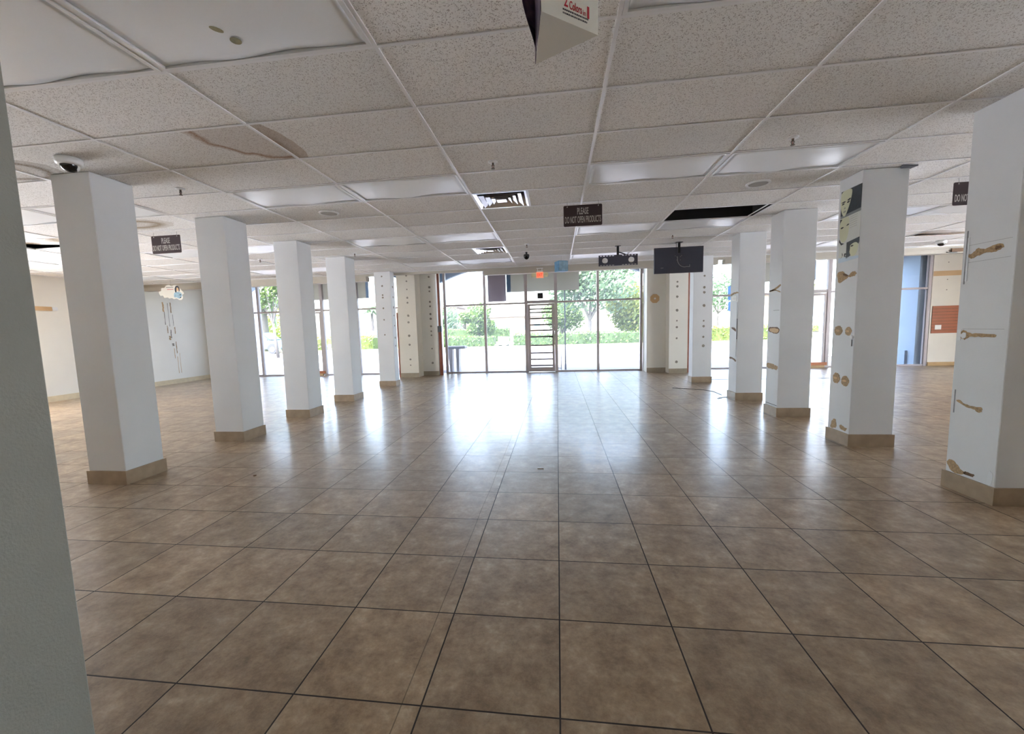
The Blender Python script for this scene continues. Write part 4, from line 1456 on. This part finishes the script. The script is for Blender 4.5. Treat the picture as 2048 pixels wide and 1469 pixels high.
hedge(-11.5, -4.6, 31.6, 33.0, .92, 'clipped hedge across the street, left of the white bin', 1)
hedge(-3.3, 9.0, 31.4, 32.9, .98, 'clipped hedge across the street behind the glass door', 2, 'leaf1')
hedge(9.6, 24, 31.5, 33.2, 1.1, 'clipped hedge across the street seen through the right window', 3, 'leaf2')
hedge(-21.3, -14.6, 32.4, 34, 1.1, 'clipped hedge across the street seen through the left window', 4, 'leaf2')
tag(MB().box(-60, 60, 31.0, 52, -.11, -.06, M['grass']).build('lawn'), kind='structure')
tag(MB().box(-60, 60, 30.7, 31.0, -.11, .05, M['curb']).build('curb'), kind='structure')


def tree(x, y, h, rad, label, m, seed, n=2600, trunk=.16, lean=0.0, crown=.55, size=.17, base=-.08, name='tree'):
    t = thing(name, label, 'tree', (x, y, base))
    rnd = random.Random(seed)
    top = Vector((lean, 0, h * crown))
    tb = MB()
    tb.cyl((0, 0, 0), (lean * .5, 0, h * crown * .55), trunk, M['bark'], 10, trunk * .75)
    fork = Vector((lean * .5, 0, h * crown * .55))
    blobs = []
    for k in range(7):
        a = k * 2.4 + seed
        rr = rad * rnd.uniform(.35, .75)
        e_ = Vector((math.cos(a) * rr + lean, math.sin(a) * rr * .7, h * rnd.uniform(.55 if crown > .4 else .28, .88)))
        mid = fork.lerp(e_, .5) + Vector((0, 0, .12 * h * rnd.random()))
        tb.cyl(fork, mid, trunk * .5, M['bark'], 8, trunk * .32)
        tb.cyl(mid, e_, trunk * .32, M['bark'], 8, trunk * .12)
        blobs.append((e_, rad * rnd.uniform(.38, .6)))
    blobs.append((Vector((lean, 0, h * .8)), rad * .6))
    tb.build('trunk', t)
    b = MB()
    def fn(r):
        c_, q = r.choice(blobs)
        d_ = Vector((r.gauss(0, 1), r.gauss(0, 1), r.gauss(0, .75))).normalized() * q * (r.random() ** .45)
        return c_ + d_
    leaves(b, n, fn, size, M[m], seed)
    b.build('foliage', t)


tree(2.6, 34.8, 7.6, 3.6, 'big spreading tree with a forked grey trunk behind the hedge outside the central window', 'leaf3', 3, 7000, .2, .2, .45)
tree(6.6, 38.5, 4.6, 2.7, 'bright yellow-green bushy tree at the right of the central window', 'leaf2', 8, 7500, .14, 0, .25, .16)
tree(0.6, 41, 3.9, 2.3, 'round green tree directly behind the forked trunk', 'leaf1', 12, 5000, .12, 0, .25, .15)
tree(-8.0, 43, 4.0, 1.8, 'small round tree seen through the second pane of the central window', 'leaf1', 5, 4500, .12, 0, .25, .15)
tree(-13.4, 52, 4.4, 2.2, 'pale round tree seen through the far left pane of the central window', 'leaf3', 9, 1800, .12, 0, .4, .16)
tree(-17.4, 24.5, 5.6, 1.7, 'tree whose leafy branches hang into the top of the left window', 'leaf1', 14, 1500, .10, -.3, .7, .12)
tree(-29.5, 42, 5.0, 3.6, 'yellow-green tree behind the parked pale blue car', 'leaf2', 15, 3000, .15, 0, .4, .17)
tree(13.6, 38, 5.2, 2.6, 'tree with slim bare trunks seen through the right window', 'leaf3', 17, 1500, .09, 0, .75, .15)
tree(19.5, 38, 4.8, 1.6, 'slim tree right of the one with bare trunks', 'leaf2', 19, 900, .07, 0, .75, .14)
tree(10.8, 18.0, 1.9, .7, 'low leafy shrub near the glass right of the right door', 'leaf1', 21, 700, .03, 0, .5, .06, name='shrub')
hedge(-14, -5, 46.5, 49, 1.5, 'long distant green hedge band left of the central door', 6)


def palm(x, y, h, label, seed):
    t = thing('palm_tree', label, 'palm tree', (x, y, -.08))
    MB().cyl((0, 0, 0), (0, 0, h), .3, M['bark'], 10, .22).build('trunk', t)
    b = MB()
    k = b.mi(M['leaf3'])
    rnd = random.Random(seed)
    for f in range(22):
        a = f * 2.399
        el = rnd.uniform(-.3, 1.1)
        prev = None
        for s_ in range(7):
            u = s_ / 6
            r_ = 2.6 * u
            z = h + 1.6 * u * math.sin(el) - 1.9 * u * u
            c_ = Vector((math.cos(a) * r_, math.sin(a) * r_, z))
            side = Vector((-math.sin(a), math.cos(a), -.4)) * (.42 * math.sin(math.pi * min(1, u + .12)) + .02)
            cur = (b.bm.verts.new(c_ - side), b.bm.verts.new(c_ + side))
            if prev:
                b.bm.faces.new((prev[0], prev[1], cur[1], cur[0])).material_index = k
            prev = cur
    b.build('fronds', t)


palm(-32, 71, 5.6, 'distant palm tree seen between the fourth left column and the speckled column', 2)
palm(-25.5, 34.5, 4.4, 'palm tree behind the parked pale blue car', 3)


# vehicles
def car(x, y, rz, paint, label, L_=4.5, H_=1.62, van=False):
    t = thing('parked_van' if van else 'parked_car', label, 'van' if van else 'car', (x, y, -.11), rz)
    if van:
        body = [(-2.4, .35), (2.3, .35), (2.4, .6), (2.35, 1.05), (1.9, 1.2), (1.35, 2.05), (-2.3, 2.15), (-2.42, 1.9)]
        glass = [(1.0, 1.25), (1.75, 1.25), (1.30, 1.9), (1.0, 1.9)]
    else:
        body = [(-2.2, .38), (2.15, .36), (2.25, .6), (2.2, .86), (1.95, .98), (1.05, 1.08), (.95, 1.1), (-2.15, 1.1), (-2.25, .9)]
        cabin = [(-2.0, 1.08), (1.1, 1.08), (.42, 1.62), (.2, 1.68), (-1.55, 1.70), (-1.75, 1.64)]
    bb = MB().prism(body, -.86, .86, 'y', paint)
    bb.bevel(.05, 2).build('body', t)
    if not van:
        MB().prism(cabin, -.74, .74, 'y', paint).bevel(.04, 2).build('cabin', t)
        for s_ in (-1, 1):
            MB().prism([(-1.0, 1.13), (-.1, 1.13), (-.1, 1.56), (-.95, 1.56)], s_ * .735, s_ * .755, 'y', M['carglass']).build('side_window', t)
            MB().prism([(.0, 1.13), (.90, 1.13), (.33, 1.56), (.0, 1.56)], s_ * .735, s_ * .755, 'y', M['carglass']).build('side_window', t)
            MB().prism([(-1.85, 1.13), (-1.1, 1.13), (-1.1, 1.56), (-1.65, 1.56)], s_ * .735, s_ * .755, 'y', M['carglass']).build('side_window', t)
        MB().prism([(1.11, 1.11), (1.125, 1.12), (.46, 1.62), (.445, 1.61)], -.64, .64, 'y', M['carglass']).build('windshield', t)
        for s_ in (-1, 1):
            MB().box(.85, 1.02, s_ * .80 - .06 * (s_ < 0), s_ * .80 + .06 * (s_ > 0) + .001, 1.06, 1.2, paint).build('wing_mirror', t)
        MB().box(2.17, 2.235, -.75, -.4, .72, .86, M['whitemetal']).box(2.17, 2.235, .4, .75, .72, .86, M['whitemetal']).build('headlamps', t)
    else:
        for s_ in (-1, 1):
            MB().prism(glass, s_ * .86, s_ * .875, 'y', M['carglass']).build('side_window', t)
    for wx in (-1.4, 1.42):
        for s_ in (-1, 1):
            wl = MB().cyl((wx, s_ * .72, .36), (wx, s_ * .9, .36), .36, M['tyre'], 24).build('wheel', t)
            MB().cyl((wx, s_ * .88, .36), (wx, s_ * .915, .36), .2, M['hub'], 16).build('hubcap', wl)
            MB().prism([(wx + .46 * math.cos(a), .36 + .46 * math.sin(a)) for a in [k * math.pi / 12 for k in range(13)]], s_ * .85, s_ * .868, 'y', M['tyre']).build('wheel_arch', t)
    return t


car(-23.4, 31.2, R(0), M['carblue'], 'pale blue car parked across the street, seen left of the third left column')
car(-34.5, 50, R(4), M['carwhite'], 'white van parked far behind the pale blue car', van=True)
car(-27.5, 62, R(0), M['carblue'], 'distant small car beyond the hedge seen beside the fourth left column')
car(29.5, 52, R(0), M['carwhite'], 'distant white car seen through the right glass door')

t = thing('litter_bin', 'white wheeled bin standing in the gap of the street hedge', 'bin', (-3.95, 31.9, -.08))
MB().prism([(-.40, .18), (.30, .18), (.42, .78), (-.42, .82)], -.3, .3, 'y', M['whitemetal']).bevel(.04, 2).build('body', t)
MB().cyl((-.3, -.2, .12), (-.3, .2, .12), .12, M['tyre']).cyl((.25, -.2, .12), (.25, .2, .12), .12, M['tyre']).build('wheels', t)
t = thing('post_sign', 'white roadside post behind the hedge, left of the central door', 'post', (-3.7, 37, -.08))
MB().box(-.30, .30, -.15, .15, 0, 2.3, M['stucco']).build('panel', t)
MB().box(-.07, .07, -.17, -.151, 1.75, 1.95, M['slate']).build('dark_mark', t)


def building(x0, x1, y0, y1, h, label, wins, roof=True, col='bldg'):
    t = thing('building', label, 'building', ((x0 + x1) / 2, y0, -.1))
    hx_ = (x1 - x0) / 2
    MB().box(-hx_, hx_, 0, y1 - y0, 0, h, M[col]).build('walls', t)
    MB().box(-hx_ - .5, hx_ + .5, -.5, y1 - y0 + .5, h, h + .45, M['bldgroof']).build('roof', t)
    for k in range(wins):
        xc = -hx_ + (k + .5) * 2 * hx_ / wins
        MB().box(xc - hx_ / wins * .55, xc + hx_ / wins * .55, -.06, 0, h * .28, h * .66, M['bldgwin']).build('window', t)


building(-34, -21, 88, 98, 6.2, 'beige building far behind the left pane of the central window', 4)
building(-20, -3, 95, 105, 4.0, 'long low pale building on the horizon left of the central door', 7)
building(28, 46, 62, 72, 5.0, 'beige building with blue windows seen through the right glass door', 5)
